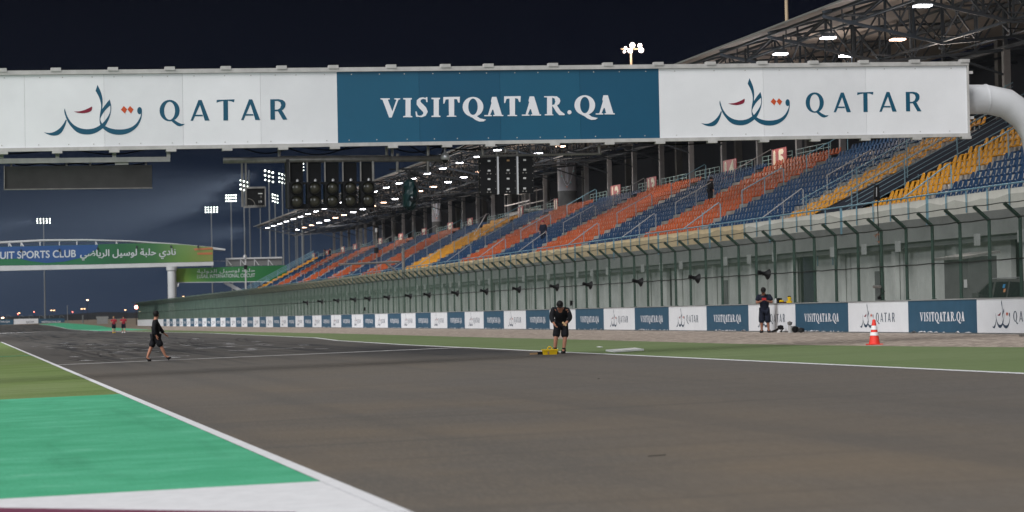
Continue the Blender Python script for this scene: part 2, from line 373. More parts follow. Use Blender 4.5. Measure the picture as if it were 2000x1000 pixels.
mb = MB(); gx = [-900, -15, 80, 1200]; gy = [-40, 480, 650, 4000]
for i in range(3):
    for j in range(3):
        mb.add([(x, y, g(x, y)) for x, y in ((gx[i], gy[j]), (gx[i + 1], gy[j]), (gx[i + 1], gy[j + 1]), (gx[i], gy[j + 1]))], [(0, 1, 2, 3)])
tag(mb.build('ground', m_sand), kind='structure')
XL, XR, XB = 3.43, 18.26, 31.4
redge = [(XR, 0), (XR, 100), (18.9, 130)] + [onG(x, y) for x, y in ((615, 660), (520, 655.5), (410, 650.8), (340, 652.4 - 3.2), (290, 648.2), (240, 647))]
redge = [(XR, 0), (XR, 110), (18.9, 135)]
for x, y in ((615, 660), (520, 655.8), (410, 651), (300, 648.6), (240, 647.6), (190, 646.6), (144, 644), (128, 641.6), (114, 638.6), (104, 636.6), (90, 634.9), (76, 633.6)):
    p = onG(x, y); 
    if p[1] > redge[-1][1] + 3: redge.append(p)
farleft = onG(0, 633.9)
track = [(XL, 0)] + redge[:0] + [(XL, 225), (-4, 300), (-25, 380), (-70, 470), (farleft[0] - 60, farleft[1])] + redge[::-1][:]
flat_sheet('race_track', [(XL, -30)] + track[1:] + [(XR, -30)], 0.004, m_asph)
gy_ = [(22.9, 0)] + [onG(x, y) for x, y in ((2000, 678.5), (1800, 677), (1600, 674.5), (1450, 672), (1300, 668), (1175, 664.5), (1000, 660.5), (900, 658), (684, 652), (480, 648.3), (400, 646.6), (300, 644.6))]
gy_ = [p for i, p in enumerate(gy_) if i == 0 or p[1] > gy_[i - 1][1]]
def inner(e, d=0.0): return [(p[0] + d, p[1]) for p in e]
ylast = gy_[-1][1]; rin = [p for p in redge if p[1] < ylast]
flat_sheet('turf_verge', [(XR, -30)] + rin + gy_[::-1] + [(gy_[0][0], -30)], 0.003, m_turf)
flat_sheet('gravel_strip', [(gy_[0][0], -30)] + gy_ + [(XB + 3, 483), (XB + 3, -30)], 0.0035, m_grav, kind='stuff')
fg = [onG(x, y) for x, y in ((76, 633), (110, 630.9), (130, 631.2), (160, 633), (200, 637), (240, 641), (280, 643.5), (300, 644.4))]
flat_sheet('green_runoff_paint', [p for p in redge if p[1] >= ylast] [::1] + fg, 0.008, m_pgreen)
def strip(name, pts, wd, off, material, side=0.0):
    L = []; Rr = []
    for i, p in enumerate(pts):
        a = Vector(pts[max(i - 1, 0)]); b2 = Vector(pts[min(i + 1, len(pts) - 1)]); d = (b2 - a).normalized(); n = Vector((d.y, -d.x))
        L.append(Vector(p) - n * wd * (0.5 - side)); Rr.append(Vector(p) + n * wd * (0.5 + side))
    return L, Rr
mbl = MB()
def addstrip(pts, wd, off=0.012, m=0, seg=None):
    out = [Vector(pts[0])]
    for a, b2 in zip(pts[:-1], pts[1:]):
        a = Vector(a); b2 = Vector(b2); n = max(1, int((b2 - a).length / 25))
        out += [a.lerp(b2, (k + 1) / n) for k in range(n)]
    L, Rr = strip('', out, wd, off, None)
    vs = []; fs = []
    for a, b2 in zip(L, Rr): vs += [(a.x, a.y, g(a.x, a.y) + off), (b2.x, b2.y, g(b2.x, b2.y) + off)]
    for i in range(len(L) - 1): fs.append((2 * i, 2 * i + 1, 2 * i + 3, 2 * i + 2))
    mbl.add(vs, fs, m)
addstrip([(XL, 21), (XL, 60), (XL, 120), (XL, 225), (-4, 300), (-25, 380)], 0.15)
addstrip([(XR, -5)] + redge[1:], 0.22)
sl0 = (XL + 0.05, 99.0); sl1 = (XR, 97.2)
addstrip([sl0, sl1], 1.0, 0.010, 1)
rnd = random.Random(3)
for k in range(9):                       # worn grid-box corners further up the straight
    yy = 107 + 8 * k; xx = (6.6, 12.2)[k % 2]
    addstrip([(xx - 0.2, yy), (xx + 2.3, yy + 0.02)], 0.45, 0.010, 1)
    for q in (0, 1): addstrip([(xx - 0.3 + 2.6 * q, yy - 0.9), (xx - 0.3 + 2.6 * q, yy)], 0.12, 0.0105, 1)
for k in range(46):
    xx = rnd.uniform(4.5, 16); yy = rnd.uniform(101, 190); addstrip([(xx, yy), (xx + rnd.uniform(0.15, 0.35), yy + 0.1)], 0.9, 0.011, 0)
tag(mbl.build('track_markings', [m_line, m_linew]), kind='structure')
# tyre marks
mbl = MB()
for k in range(34):
    x0 = rnd.uniform(5, 15.5); y0 = rnd.uniform(96, 190); L_ = rnd.uniform(8, 35); cv = rnd.uniform(-0.012, 0.012); dx = rnd.uniform(-0.04, 0.05)
    for o2 in (0, 0.55):
        pts = [(x0 + o2 + dx * q * L_ / 8 + cv * (q * L_ / 8) ** 2 * 0.25, y0 + q * L_ / 8) for q in range(9)]
        pts = [p for p in pts if XL + 0.4 < p[0] < XR - 0.4]
        if len(pts) > 2: addstrip(pts, rnd.uniform(0.10, 0.2), 0.0065 + 0.0001 * k)
addstrip([(4.0 + 0.9 * math.sin(a), 106 + 5 * (1 - math.cos(a))) for a in (0.0, 0.5, 1.0, 1.5, 2.0, 2.4)], 0.25, 0.0068)
m_tyrem, t, b, co = base('rubber_mark', 0.9); n1 = noisecol(t, co, 1.5, 5)
tr = t.nodes.new('ShaderNodeBsdfTransparent'); ms = t.nodes.new('ShaderNodeMixShader'); b.inputs['Base Color'].default_value = (0.03, 0.03, 0.033, 1)
t.links.new(rng(t, n1, 0.4, 0.7, 0.05, 0.6), ms.inputs[0]); t.links.new(tr.outputs[0], ms.inputs[1]); t.links.new(b.outputs[0], ms.inputs[2])
t.links.new(ms.outputs[0], t.nodes['Material Output'].inputs[0])
tag(mbl.build('tyre_marks', m_tyrem), kind='structure')
# left side: turf, painted run-off, kerb
ya = onG(240, 770)[1]; yb = onG(0, 773)[1]; yw1 = onG(630, 941)[1]; yw0 = onG(0, 973.5)[1]; ym0 = onG(0, 994)[1]; ym1 = onG(600, 1002)[1]
sly = (yb - ya) / (onG(0, 773)[0] - XL)
def xl(y, s, yv): return yv + s * (y - XL)
flat_sheet('left_turf', [(XL - 0.07, ya), (XL - 0.07, 225), (-4.1, 300), (-25.1, 380), (-60, 380), (-60, ya + 3)], 0.004, m_turfl)
flat_sheet('left_runoff_paint', [(XL - 0.07, yw1), (XL - 0.07, ya), (-60, ya + 3), (-60, yw1 - 1)], 0.005, m_pgreen)
flat_sheet('kerb_white_paint', [(XL + 0.08, 10), (XL + 0.08, 24.6), (XL - 0.07, yw1), (-60, yw1 - 1), (-60, 10)], 0.0075, m_line)
flat_sheet('kerb_maroon_paint', [(2.65, 10), (2.65, ym1), (0.3, ym0), (-60, ym0 - 1.5), (-60, 10)], 0.0115, m_kerbm)
y1 = onG(27, 696)[1]
mbl = MB(); addstrip([(XL - 0.1, y1), (-20, y1 + 4)], 1.0, 0.010); tag(mbl.build('turf_green_stripe', m_pgreen), kind='structure')

# ------------------------------------------------------------------ lettering (traced outlines)
def circ(cx, cy, rx, ry, n=28): return [(cx + rx * math.cos(2 * math.pi * i / n), cy + ry * math.sin(2 * math.pi * i / n)) for i in range(n)]
def smooth_loop(pts, it=1):
    for _ in range(it):
        out = []
        n = len(pts)
        for i in range(n):
            a, b2, c = Vector(pts[i - 1]), Vector(pts[i]), Vector(pts[(i + 1) % n])
            if (b2 - a).length > 0 and (c - b2).length > 0 and (b2 - a).angle(c - b2, 0) < 0.75:
                out += [tuple(b2 * 0.75 + a * 0.25), tuple(b2 * 0.75 + c * 0.25)]
            else: out.append(tuple(b2))
        pts = out
    return pts
def cr_(pts, sx, ox, oy): return [(ox + p[0] / sx, oy + p[1] / sx) for p in pts]
LG = 7.692
LOGO = [
 (0, [[(270, 830), (320, 860), (370, 878), (430, 886), (490, 876), (540, 840), (575, 780), (600, 720), (618, 655), (605, 640), (580, 690), (545, 740), (500, 785), (450, 818), (400, 838), (350, 845), (300, 838)]]),
 (0, [[(588, 472), (600, 520), (618, 575), (645, 630), (680, 680), (720, 720), (770, 752), (830, 776), (900, 787), (970, 785), (1040, 770), (1090, 745), (1128, 720), (1165, 771), (1110, 810), (1050, 845), (980, 865), (910, 868), (840, 860), (780, 838), (730, 800), (690, 755), (650, 705), (618, 645), (598, 590), (576, 515)]]),
 (0, [[(1262, 340), (1280, 400), (1287, 450), (1283, 520), (1268, 590), (1240, 660), (1200, 735), (1165, 772), (1125, 722), (1155, 700), (1195, 655), (1235, 600), (1262, 550), (1275, 500), (1272, 430), (1225, 470), (1180, 520), (1145, 575), (1122, 625), (1122, 560), (1140, 500), (1155, 478), (1185, 435), (1220, 390)]]),
 (0, [[(1080, 122), (1115, 190), (1145, 270), (1158, 350), (1156, 430), (1150, 490), (1135, 560), (1122, 620), (1124, 660), (1150, 705), (1125, 730), (1112, 690), (1110, 620), (1120, 540), (1135, 470), (1132, 400), (1110, 320), (1080, 260), (1050, 210)]]),
 (0, [[(1195, 740), (1250, 768), (1330, 788), (1410, 793), (1490, 787), (1560, 770), (1620, 740), (1670, 695), (1705, 640), (1728, 590), (1736, 540), (1748, 510), (1748, 570), (1735, 640), (1700, 720), (1650, 780), (1580, 830), (1500, 862), (1420, 872), (1340, 868), (1260, 845), (1200, 810), (1155, 770)]]),
 (0, [circ(1712, 508, 36, 54)]),
 (1, [[(1475, 438), (1525, 487), (1492, 552), (1430, 495)]]), (1, [[(1568, 438), (1622, 490), (1582, 552), (1529, 490)]]),
 (2, [[(725, 522), (800, 520), (870, 505), (940, 475), (998, 445), (1001, 480), (985, 515), (940, 535), (880, 548), (820, 545), (770, 537)]]),
]
LOGO = [(k, [cr_(smooth_loop(l, 2) if k == 0 or k == 2 else l, LG, 50, 150) for l in L]) for k, L in LOGO]
def shift(L, dx, dy): return [[(p[0] + dx, p[1] + dy) for p in l] for l in L]
qA = [[[(575, 412), (605, 412), (702, 192), (672, 158)]], [[(672, 158), (712, 158), (808, 410), (750, 410), (686, 205)]], [[(628, 338), (722, 338), (729, 357), (620, 357)]]]
QT = [[circ(320, 287, 123, 131), circ(320, 290, 66, 110)], [[(335, 408), (375, 400), (420, 430), (465, 450), (507, 450), (485, 468), (445, 480), (410, 470), (372, 442)]]] + qA + [
 [[(895, 157), (1112, 150), (1106, 186), (1070, 172), (1032, 168), (1034, 408), (977, 408), (975, 170), (935, 176), (893, 190)]]] + [shift(l, 617, -8) for l in qA] + [
 [[(1548, 150), (1603, 149), (1607, 398), (1551, 398)]],
 [[(1603, 149), (1650, 148), (1700, 158), (1727, 180), (1736, 208), (1730, 245), (1705, 275), (1670, 292), (1605, 297), (1605, 277), (1640, 275), (1668, 258), (1682, 222), (1672, 187), (1640, 170), (1603, 170)]],
 [[(1640, 290), (1692, 284), (1758, 397), (1703, 398)]]]
QT = [(0, [cr_(l, 6.25, 280, 170) for l in L]) for L in QT]
vA = [[[(930, 224), (947, 224), (990, 118), (972, 82)]], [[(963, 77), (998, 77), (1042, 222), (986, 222), (955, 110)]], [[(950, 165), (1002, 165), (1005, 177), (945, 177)]], [[(903, 219), (962, 219), (962, 228), (903, 228)]], [[(972, 218), (1052, 218), (1052, 227), (972, 227)]]]
vT = [[[(583, 78), (713, 76), (710, 122), (700, 122), (690, 96), (668, 93), (668, 222), (685, 225), (685, 232), (610, 232), (610, 225), (627, 222), (625, 95), (602, 98), (591, 130), (583, 130)]]]
vQ = [[circ(815, 155, 81, 78), circ(815, 154, 37, 64)], [[(790, 232), (838, 222), (870, 245), (918, 255), (898, 268), (865, 270), (835, 258), (808, 238)]]]
vI = [[[(270, 86), (338, 86), (338, 96), (328, 99), (328, 224), (341, 228), (341, 236), (270, 236), (270, 228), (288, 224), (288, 99), (270, 96)]]]
def ribbon(pts):
    L = []; Q = []
    for i, (x, y, wd) in enumerate(pts):
        a = Vector(pts[max(i - 1, 0)][:2]); b2 = Vector(pts[min(i + 1, len(pts) - 1)][:2]); d = (b2 - a).normalized(); n = Vector((-d.y, d.x)) * wd / 2
        L.append((x + n.x, y + n.y)); Q.append((x - n.x, y - n.y))
    return L + Q[::-1]
vS = [[ribbon([(456, 100, 6), (446, 92, 10), (425, 86, 12), (403, 92, 18), (390, 108, 30), (392, 128, 38), (410, 150, 42), (432, 172, 42), (444, 195, 36), (436, 216, 24), (415, 229, 13), (392, 229, 9), (374, 218, 7)])], [[(445, 80), (458, 78), (460, 118), (450, 118)]], [[(365, 192), (374, 190), (386, 234), (370, 232)]]]
VQ = [[[(92, 88), (165, 88), (165, 96), (150, 99), (185, 190), (217, 99), (200, 96), (200, 88), (247, 88), (247, 96), (233, 99), (180, 238), (160, 238), (108, 99), (92, 96)]]] + vI + vS + [shift(l, 220, -2) for l in vI] + vT + vQ + vA + [shift(l, 475, -5) for l in vT] + [shift(l, 294, -4) for l in vA] + [
 [[(1370, 72), (1433, 71), (1433, 213), (1443, 216), (1443, 221), (1375, 221), (1375, 214), (1393, 211), (1393, 82), (1370, 80)]],
 [[(1433, 71), (1470, 73), (1492, 90), (1497, 110), (1488, 132), (1465, 148), (1433, 152), (1433, 141), (1450, 137), (1458, 115), (1452, 90), (1433, 83)]],
 [[(1436, 148), (1470, 143), (1500, 188), (1532, 212), (1528, 220), (1488, 220), (1465, 195)]],
 [circ(1568, 197, 16, 16)]] + [shift(l, 873, -13) for l in vQ] + [shift(l, 870, -13) for l in vA]
VQ = [(0, [cr_(l, 4.0, 720, 170) for l in L]) for L in VQ]
GY = 72.0
def to_plane(A):     # pixel outlines -> metres on the gantry face, levelled to its slope
    out = []
    for k, L in A:
        out.append((k, [[(lambda p: (p.x, p.z - 0.0088 * (p.x - 1.14)))(onY(x, y, GY)) for x, y in l] for l in L]))
    return out
LOGO, QT, VQ = to_plane(LOGO), to_plane(QT), to_plane(VQ)
DEFAULTFONT = None
def text_polys(s, size=1.0):
    c = bpy.data.curves.new('lettering', 'FONT'); c.body = s; c.size = size
    o = bpy.data.objects.new('lettering', c); col.objects.link(o)
    bpy.context.view_layer.update()
    me = o.evaluated_get(bpy.context.evaluated_depsgraph_get()).to_mesh()
    vs = [(v.co.x, v.co.y) for v in me.vertices]; fs = [tuple(p.vertices) for p in me.polygons]
    bpy.data.objects.remove(o); bpy.data.curves.remove(c)
    return vs, fs
def text_on(mb, s, fn, x0, x1, y0, y1, m, bold=0.0):
    vs, fs = text_polys(s); xs = [v[0] for v in vs]; ys = [v[1] for v in vs]
    a, b2, c, d = min(xs), max(xs), min(ys), max(ys)
    for dx, dz in (((0, 0),) if not bold else ((-bold, 0), (bold, 0), (0, bold), (0, -bold))):
        k = (dx + 2 * dz) * 0.01
        mb.add([fn(x0 + (v[0] - a) / (b2 - a) * (x1 - x0) + dx, y0 + (v[1] - c) / (d - c) * (y1 - y0) + dz, k) for v in vs], fs, m)

# ------------------------------------------------------------------ the gantry over the straight
GS = 0.0088
def gz(x, z): return z + GS * (x - 1.14)
def gp(x, z, d=0.0): return (x, GY + d, gz(x, z))
ZB, ZT = 6.305, 8.245
gan = empty('sign_gantry', (30.62, GY + 0.9, g(30.6, GY)))
tag(gan, 'wide sign gantry with white and teal panels spanning the track on a bent white pipe', 'gantry')
def slopebox(mb, x0, x1, y0, y1, z0, z1, m=0):
    vs = [(x, y, gz(x, z)) for x in (x0, x1) for y in (y0, y1) for z in (z0, z1)]
    mb.hexa(vs, m)
xe = [-8.0, onY(48, 200, GY).x, 10.2, 19.28, 28.41]
def sheets(x0, x1, n, m1, m2, flip=0):
    mb = MB()
    for i in range(n):
        a = x0 + (x1 - x0) * i / n + 0.0025; b2 = x0 + (x1 - x0) * (i + 1) / n - 0.0025
        slopebox(mb, a, b2, GY, GY + 0.02, ZB, ZT, (i + flip) % 2)
    slopebox(mb, x0 + 0.0005, x1 - 0.0005, GY + 0.022, GY + 0.035, ZB + 0.02, ZT - 0.02, 2)
    rr = random.Random(int(x0 * 10))
    for i in range(n * 3):     # rivets
        for zz in (ZB + 0.07, ZT - 0.07):
            xx = x0 + (x1 - x0) * (i + 0.5) / (n * 3) + rr.uniform(-0.1, 0.1); slopebox(mb, xx - 0.014, xx + 0.014, GY - 0.008, GY, zz - 0.014, zz + 0.014, 3)
    return mb
def art(mb, A, mi, dx=0.0, dz=0.0, sx=1.0, x0=0.0, d=-0.004):
    for q, (k, L) in enumerate(A):
        mb.poly(L, lambda u, v, q=q: gp(u + dx, v + dz, d - 0.0003 * q), mi[k])
panelw = [m_white, m_white2, m_frame, m_frame, m_tealt, m_red, m_crim]
sheets(xe[0], xe[1], 3, 0, 1).build('sign_panel', panelw, gan)
mb = sheets(xe[1], xe[2], 4, 0, 1); art(mb, LOGO, {0: 4, 1: 5, 2: 6}); art(mb, QT, {0: 4}); mb.build('sign_panel', panelw, gan)
mb = sheets(xe[2], xe[3], 4, 0, 1, 1); art(mb, VQ, {0: 4}); mb.build('sign_panel', [m_teal, m_teal2, m_dark, m_frame, m_letter], gan)
# the right hand panel carries the same artwork
def span(A):
    xs = [p[0] for k, L in A for l in L for p in l]; return min(xs), max(xs)
Lx0 = span(LOGO)[0]; tgt = onY(1369, 240, GY).x
zsh = onY(1369 + 0, 244, GY); z_l = onY(86, 262, GY)
dz = (zsh.z - GS * (zsh.x - 1.14)) - (z_l.z - GS * (z_l.x - 1.14))
mb = sheets(xe[3], xe[4], 3, 0, 1); art(mb, LOGO, {0: 4, 1: 5, 2: 6}, tgt - Lx0, dz); art(mb, QT, {0: 4}, tgt - Lx0, dz)
# creases of the stretched vinyl
mb.build('sign_panel', panelw, gan)
mb = MB(); slopebox(mb, xe[0], xe[4] + 0.06, GY - 0.05, GY + 0.12, ZT + 0.004, ZT + 0.12); mb.build('top_rail', m_frame, gan)
mb = MB(); slopebox(mb, xe[0], xe[4] + 0.06, GY - 0.05, GY + 0.12, ZB - 0.10, ZB - 0.004); mb.build('bottom_rail', m_frame, gan)
mb = MB(); slopebox(mb, xe[4] + 0.003, xe[4] + 0.055, GY - 0.045, GY + 0.10, ZB, ZT); mb.build('end_trim', m_frame, gan)
for px in (3, 109, 220.5, 331.5, 441, 550, 651, 764, 870, 954, 1080, 1187, 1286, 1388, 1489, 1589, 1687, 1787, 1884):
    x = onY(px, 140, GY).x
    mb = MB(); slopebox(mb, x - 0.135, x + 0.135, GY - 0.075, GY + 0.14, ZT + 0.09, ZT + 0.185); mb.build('clamp', m_frame, gan)
    mb = MB(); slopebox(mb, x - 0.135, x + 0.135, GY - 0.075, GY + 0.14, ZB - 0.165, ZB - 0.085); mb.build('clamp', m_frame, gan)
for zz in (6.75, 8.05):
    mb = MB(); slopebox(mb, xe[4] + 0.056, xe[4] + 0.19, GY - 0.02, GY + 0.06, zz - 0.04, zz + 0.04); mb.build('clamp', m_frame, gan)
mb = MB()
for yy in (0.25, 1.55):
    for zz in (ZB + 0.02, ZT - 0.15): slopebox(mb, xe[0], xe[4] - 0.05, GY + yy - 0.06, GY + yy + 0.06, zz, zz + 0.12)
for i in range(25):
    x = xe[0] + 0.1 + i * 1.5
    mb.bar(gp(x, ZB + 0.05, 0.25), gp(x, ZB + 0.05, 1.55), 0.08); mb.bar(gp(x, ZB + 0.1, 1.55), gp(x, ZT - 0.1, 1.55), 0.08)
    mb.bar(gp(x, ZB + 0.05, 0.25), gp(x + 1.5 if i < 24 else x, ZB + 0.05, 1.55) if i < 24 else gp(x, ZB + 0.05, 1.5), 0.06)
    mb.bar(gp(x, ZT - 0.1, 0.25), gp(x, ZT - 0.1, 1.55), 0.07)
mb.build('lattice_girder', m_dark, gan)
# bent pipe post
def gpipe(px, py): p = onY(px, py, GY + 0.9); return p
yc = GY + 0.9
cl = [onY(1860, 194, yc), onY(1926, 194, yc)]
cx = onY(2030, 300, yc).x; z0 = onY(1926, 194, yc).z; x0 = cl[1].x; rad = cx - x0
pts = [Vector((20, yc, z0)), Vector((x0, yc, z0))] + [Vector((x0 + rad * math.sin(a), yc, z0 - rad * (1 - math.cos(a)))) for a in (R(22.5), R(45), R(67.5), R(90))] + [Vector((cx, yc, g(cx, yc) - 0.1))]
mb = MB(); mb.tube(pts, 0.43, 32, refv=Vector((0, 1, 0))); mb.build('pipe_post', m_pipe, gan, smooth=True)
mb = MB()
for xx in (x0 - 0.02,): mb.tube([(xx - 0.02, yc, z0), (xx + 0.02, yc, z0)], 0.445, 32)
mb.build('weld_ring', m_pipe, gan)
mb = MB(); mb.tube([(cx, yc, g(cx, yc)), (cx, yc, g(cx, yc) + 0.06)], 0.72, 24); mb.build('base_plate', m_galv, gan)
mb = MB(); pl = [Vector((-7.2, yc, z0 - 0.4)), Vector((-7.2, yc, -0.4))]; mb.tube(pl, 0.43, 24); mb.build('pipe_post', m_pipe, gan, smooth=True)
# loose cables sagging below the girder
rnd = random.Random(11); mb = MB()
for a, b2, s in ((3.2, 5.0, 0.12), (7.6, 9.0, 0.16), (8.8, 10.6, 0.22), (9.2, 11.0, 0.1), (11.6, 13.2, 0.2), (12.2, 13.9, 0.3), (12.6, 15.4, 0.15), (18.6, 21.5, 0.1), (0.5, 2.2, 0.06)):
    mb = MB(); pts = [gp(a + (b2 - a) * q / 10, ZB - 0.06 - s * math.sin(math.pi * q / 10), 0.4 + 0.03 * q) for q in range(11)]; mb.tube(pts, 0.018, 5); mb.build('cable', m_black, gan)
def P(px, py, d=0.3): return onY(px, py, GY + d)
# white bracket frame at the left
fr = MB()
a, b2 = P(-60, 315), P(332, 311); 
fr.bar(P(-60, 315.5), P(332, 311), 0.13, 0.13)
for px in (3, 112, 223, 329): fr.bar(P(px, 293), P(px, 309), 0.10, 0.10)
o = fr.build('bracket_frame', m_frame, gan)
# thin black tube with the bracket bars
mb = MB(); mb.tube([P(436, 313.6, 0.45), P(864, 309.5, 0.45)], 0.083, 14); o = mb.build('lamp_tube', m_galv, gan, smooth=True)
for px, y0_, y1_ in ((545, 288, 306), (755, 287, 303), (766, 287, 312), (836, 286, 336), (776, 300, 337)):
    mb = MB(); mb.tube([P(px, y0_, 0.45), P(px, y1_, 0.45)], 0.04, 8); mb.build('hanger', m_galv, gan)
mb = MB(); mb.tube([P(548, 306, 0.6), P(760, 304, 0.6)], 0.02, 6); mb.build('hanger', m_galv, gan)
# unlit display board, left
db = empty('unlit_display_board', P(150, 324, 0.45)); tag(db, 'long dark unlit display board hanging under the left end of the gantry', 'display board')
c4 = [P(9, 325, 0.4), P(297, 322, 0.4), P(297, 366.5, 0.4), P(9, 369.5, 0.4)]
mb = MB(); mb.prism(c4, (0, 0.16, 0)); mb.build('display_face', m_board, db)
mb = MB(); mb.bar(P(8.3, 324, 0.42), P(8.3, 370.6, 0.42), 0.022, 0.2, up=(0, 1, 0)); mb.bar(P(8, 370.3, 0.42), P(297.5, 367.2, 0.42), 0.2, 0.022); mb.build('edge_trim', m_galv, db)
mb = MB()
for px in (22, 130, 176, 285): mb.tube([P(px, 313, 0.48), P(px, 326, 0.48)], 0.03, 6)
mb.build('hanger', m_galv, db)
mb = MB(); mb.prism([P(225, 316.5, 0.35), P(251, 316, 0.35), P(251, 321.5, 0.35), P(225, 322, 0.35)], (0, 0.1, 0)); mb.build('junction_box', m_frame, db)
mb = MB(); mb.tube([P(30 + 12 * q, 321 + 2.0 * math.sin(q * 1.1), 0.5) for q in range(22)], 0.02, 5); mb.build('cable', m_black, db)
# number box
nb = empty('number_box', P(500, 385, 0.45)); tag(nb, 'small dark box reading 19 hanging on twin tubes left of the start lamps', 'box')
for px in (473.5, 481): 
    mb = MB(); mb.tube([P(px - 1.2, 313, 0.45), P(px, 404, 0.45)], 0.028, 8); mb.build('hanger', m_galv, nb)
mb = MB(); mb.prism([P(483, 367.5, 0.42), P(517, 367, 0.42), P(517.5, 402, 0.42), P(483.5, 402.5, 0.42)], (0, 0.3, 0)); mb.build('housing', m_black, nb)
mb = MB()
for a, b2 in (((482.5, 366.8), (518, 366)), ((518, 366), (518.3, 403)), ((484, 403), (518.3, 403)), ((476, 404.5), (518.3, 402.8))): mb.bar(P(*a, 0.40), P(*b2, 0.40), 0.03, 0.05)
for q in range(7): mb.bar(P(486 + 4.8 * q, 400.5, 0.40), P(486 + 4.8 * q, 404, 0.40), 0.015, 0.05)
mb.build('frame', m_galv, nb)
mb = MB(); f_ = lambda px, py: (lambda u, v, k=0: tuple(Vector(P(u, v, 0.412)) + Vector((0, -k * 0.1 - 0.001, 0))))
text_on(mb, '19', lambda u, v, k=0: tuple(P(u, v, 0.41)), 505.5, 511.5, 396.5, 391.5, 0); mb.prism([P(504, 377, 0.415), P(512.5, 377, 0.415), P(512.5, 379, 0.415), P(504, 379, 0.415)], (0, 0.004, 0))
text_on(mb, '9', lambda u, v, k=0: tuple(P(u, v, 0.41)), 508, 511, 387.5, 382, 1)
mb.build('number_marking', [m_paper, m_galv], nb)
mb = MB(); mb.tube([P(484 + 14 * math.sin(q / 8 * 1.57) , 388 + 13 * (1 - math.cos(q / 8 * 1.57)), 0.40) for q in range(9)], 0.012, 5); mb.build('cable', m_galv, nb)
# start lamps: five columns of two
COLX = (579, 614, 648.5, 683.5, 718.3)
for i, px in enumerate(COLX):
    pos = ('leftmost', 'second', 'middle', 'fourth', 'rightmost')[i]
    top = 316 - 0.2 * i; ly = 356 - 0.5 * i; by = 407.5 - 0.6 * i
    sl = empty('start_lamp_column', P(px, by, 0.45)); tag(sl, pos + ' of the five unlit start lamp columns hanging from the gantry', 'start lamp', 'start lamp columns hanging from the gantry')
    mb = MB(); mb.prism([P(px - 14.0, ly, 0.30), P(px + 13.2, ly - 0.2, 0.30), P(px + 13.6, by - 0.2, 0.30), P(px - 13.6, by, 0.30)], (0, 0.35, 0)); mb.build('housing', m_black, sl)
    mb = MB(); mb.prism([P(px - 12, top + 2, 0.50), P(px + 13, top + 2, 0.50), P(px + 13, ly - 1, 0.50), P(px - 12, ly - 1, 0.50)], (0, 0.3, 0)); mb.build('control_cabinet', m_black, sl)
    mb = MB(); mb.bar(P(px - 14.5, top - 6, 0.42), P(px - 13, by - 2, 0.42), 0.035, 0.05, up=(0, 1, 0)); mb.build('hanger', m_galv, sl)
    for yy in (367.7 - 0.4 * i, 393.2 - 0.6 * i):
        c = P(px, yy, 0.30)
        mb = MB(); mb.lathe((c.x, c.y, c.z), [(0.172, 0.0), (0.172, -0.10), (0.160, -0.10), (0.155, -0.012)], 24, axis='y'); ln = mb.build('lamp_hood', m_black, sl, smooth=False)
        mb = MB(); mb.lathe((c.x, c.y, c.z), [(0.154, -0.010), (0.12, -0.03), (0.06, -0.042), (0.0, -0.045)], 24, axis='y'); mb.build('lens', m_lens, sl, smooth=True)
    if i == 4:
        mb = MB(); mb.bar(P(px + 9.5, top - 5, 0.42), P(px + 10.5, ly, 0.42), 0.06, 0.05, up=(0, 1, 0)); mb.build('hanger', m_galv, sl)
    if i < 4:
        n_ = COLX[i + 1]
        mb = MB(); mb.prism([P(px + 12.4, ly, 0.34), P(n_ - 12.4, ly, 0.34), P(n_ - 12.4, ly + 4, 0.34), P(px + 12.4, ly + 4, 0.34)], (0, 0.08, 0)); mb.prism([P(px + 12.8, by - 9, 0.34), P(n_ - 12, by - 9, 0.34), P(n_ - 12, by, 0.34), P(px + 12.8, by, 0.34)], (0, 0.2, 0)); mb.build('link_plate', m_black, sl)
    mb = MB(); mb.lathe(tuple(P(px + 2, ly - 2.5, 0.4)), [(0.0, 0.06), (0.04, 0.03), (0.045, -0.02)], 8); mb.build('bolt_cap', m_silver, sl)
mb = MB()
# left side bracket of the rig
mb.bar(P(560, 312, 0.5), P(562.5, 407, 0.5), 0.08, 0.4, up=(0, 1, 0))
mb.build('rig_bracket', m_dark, gan)
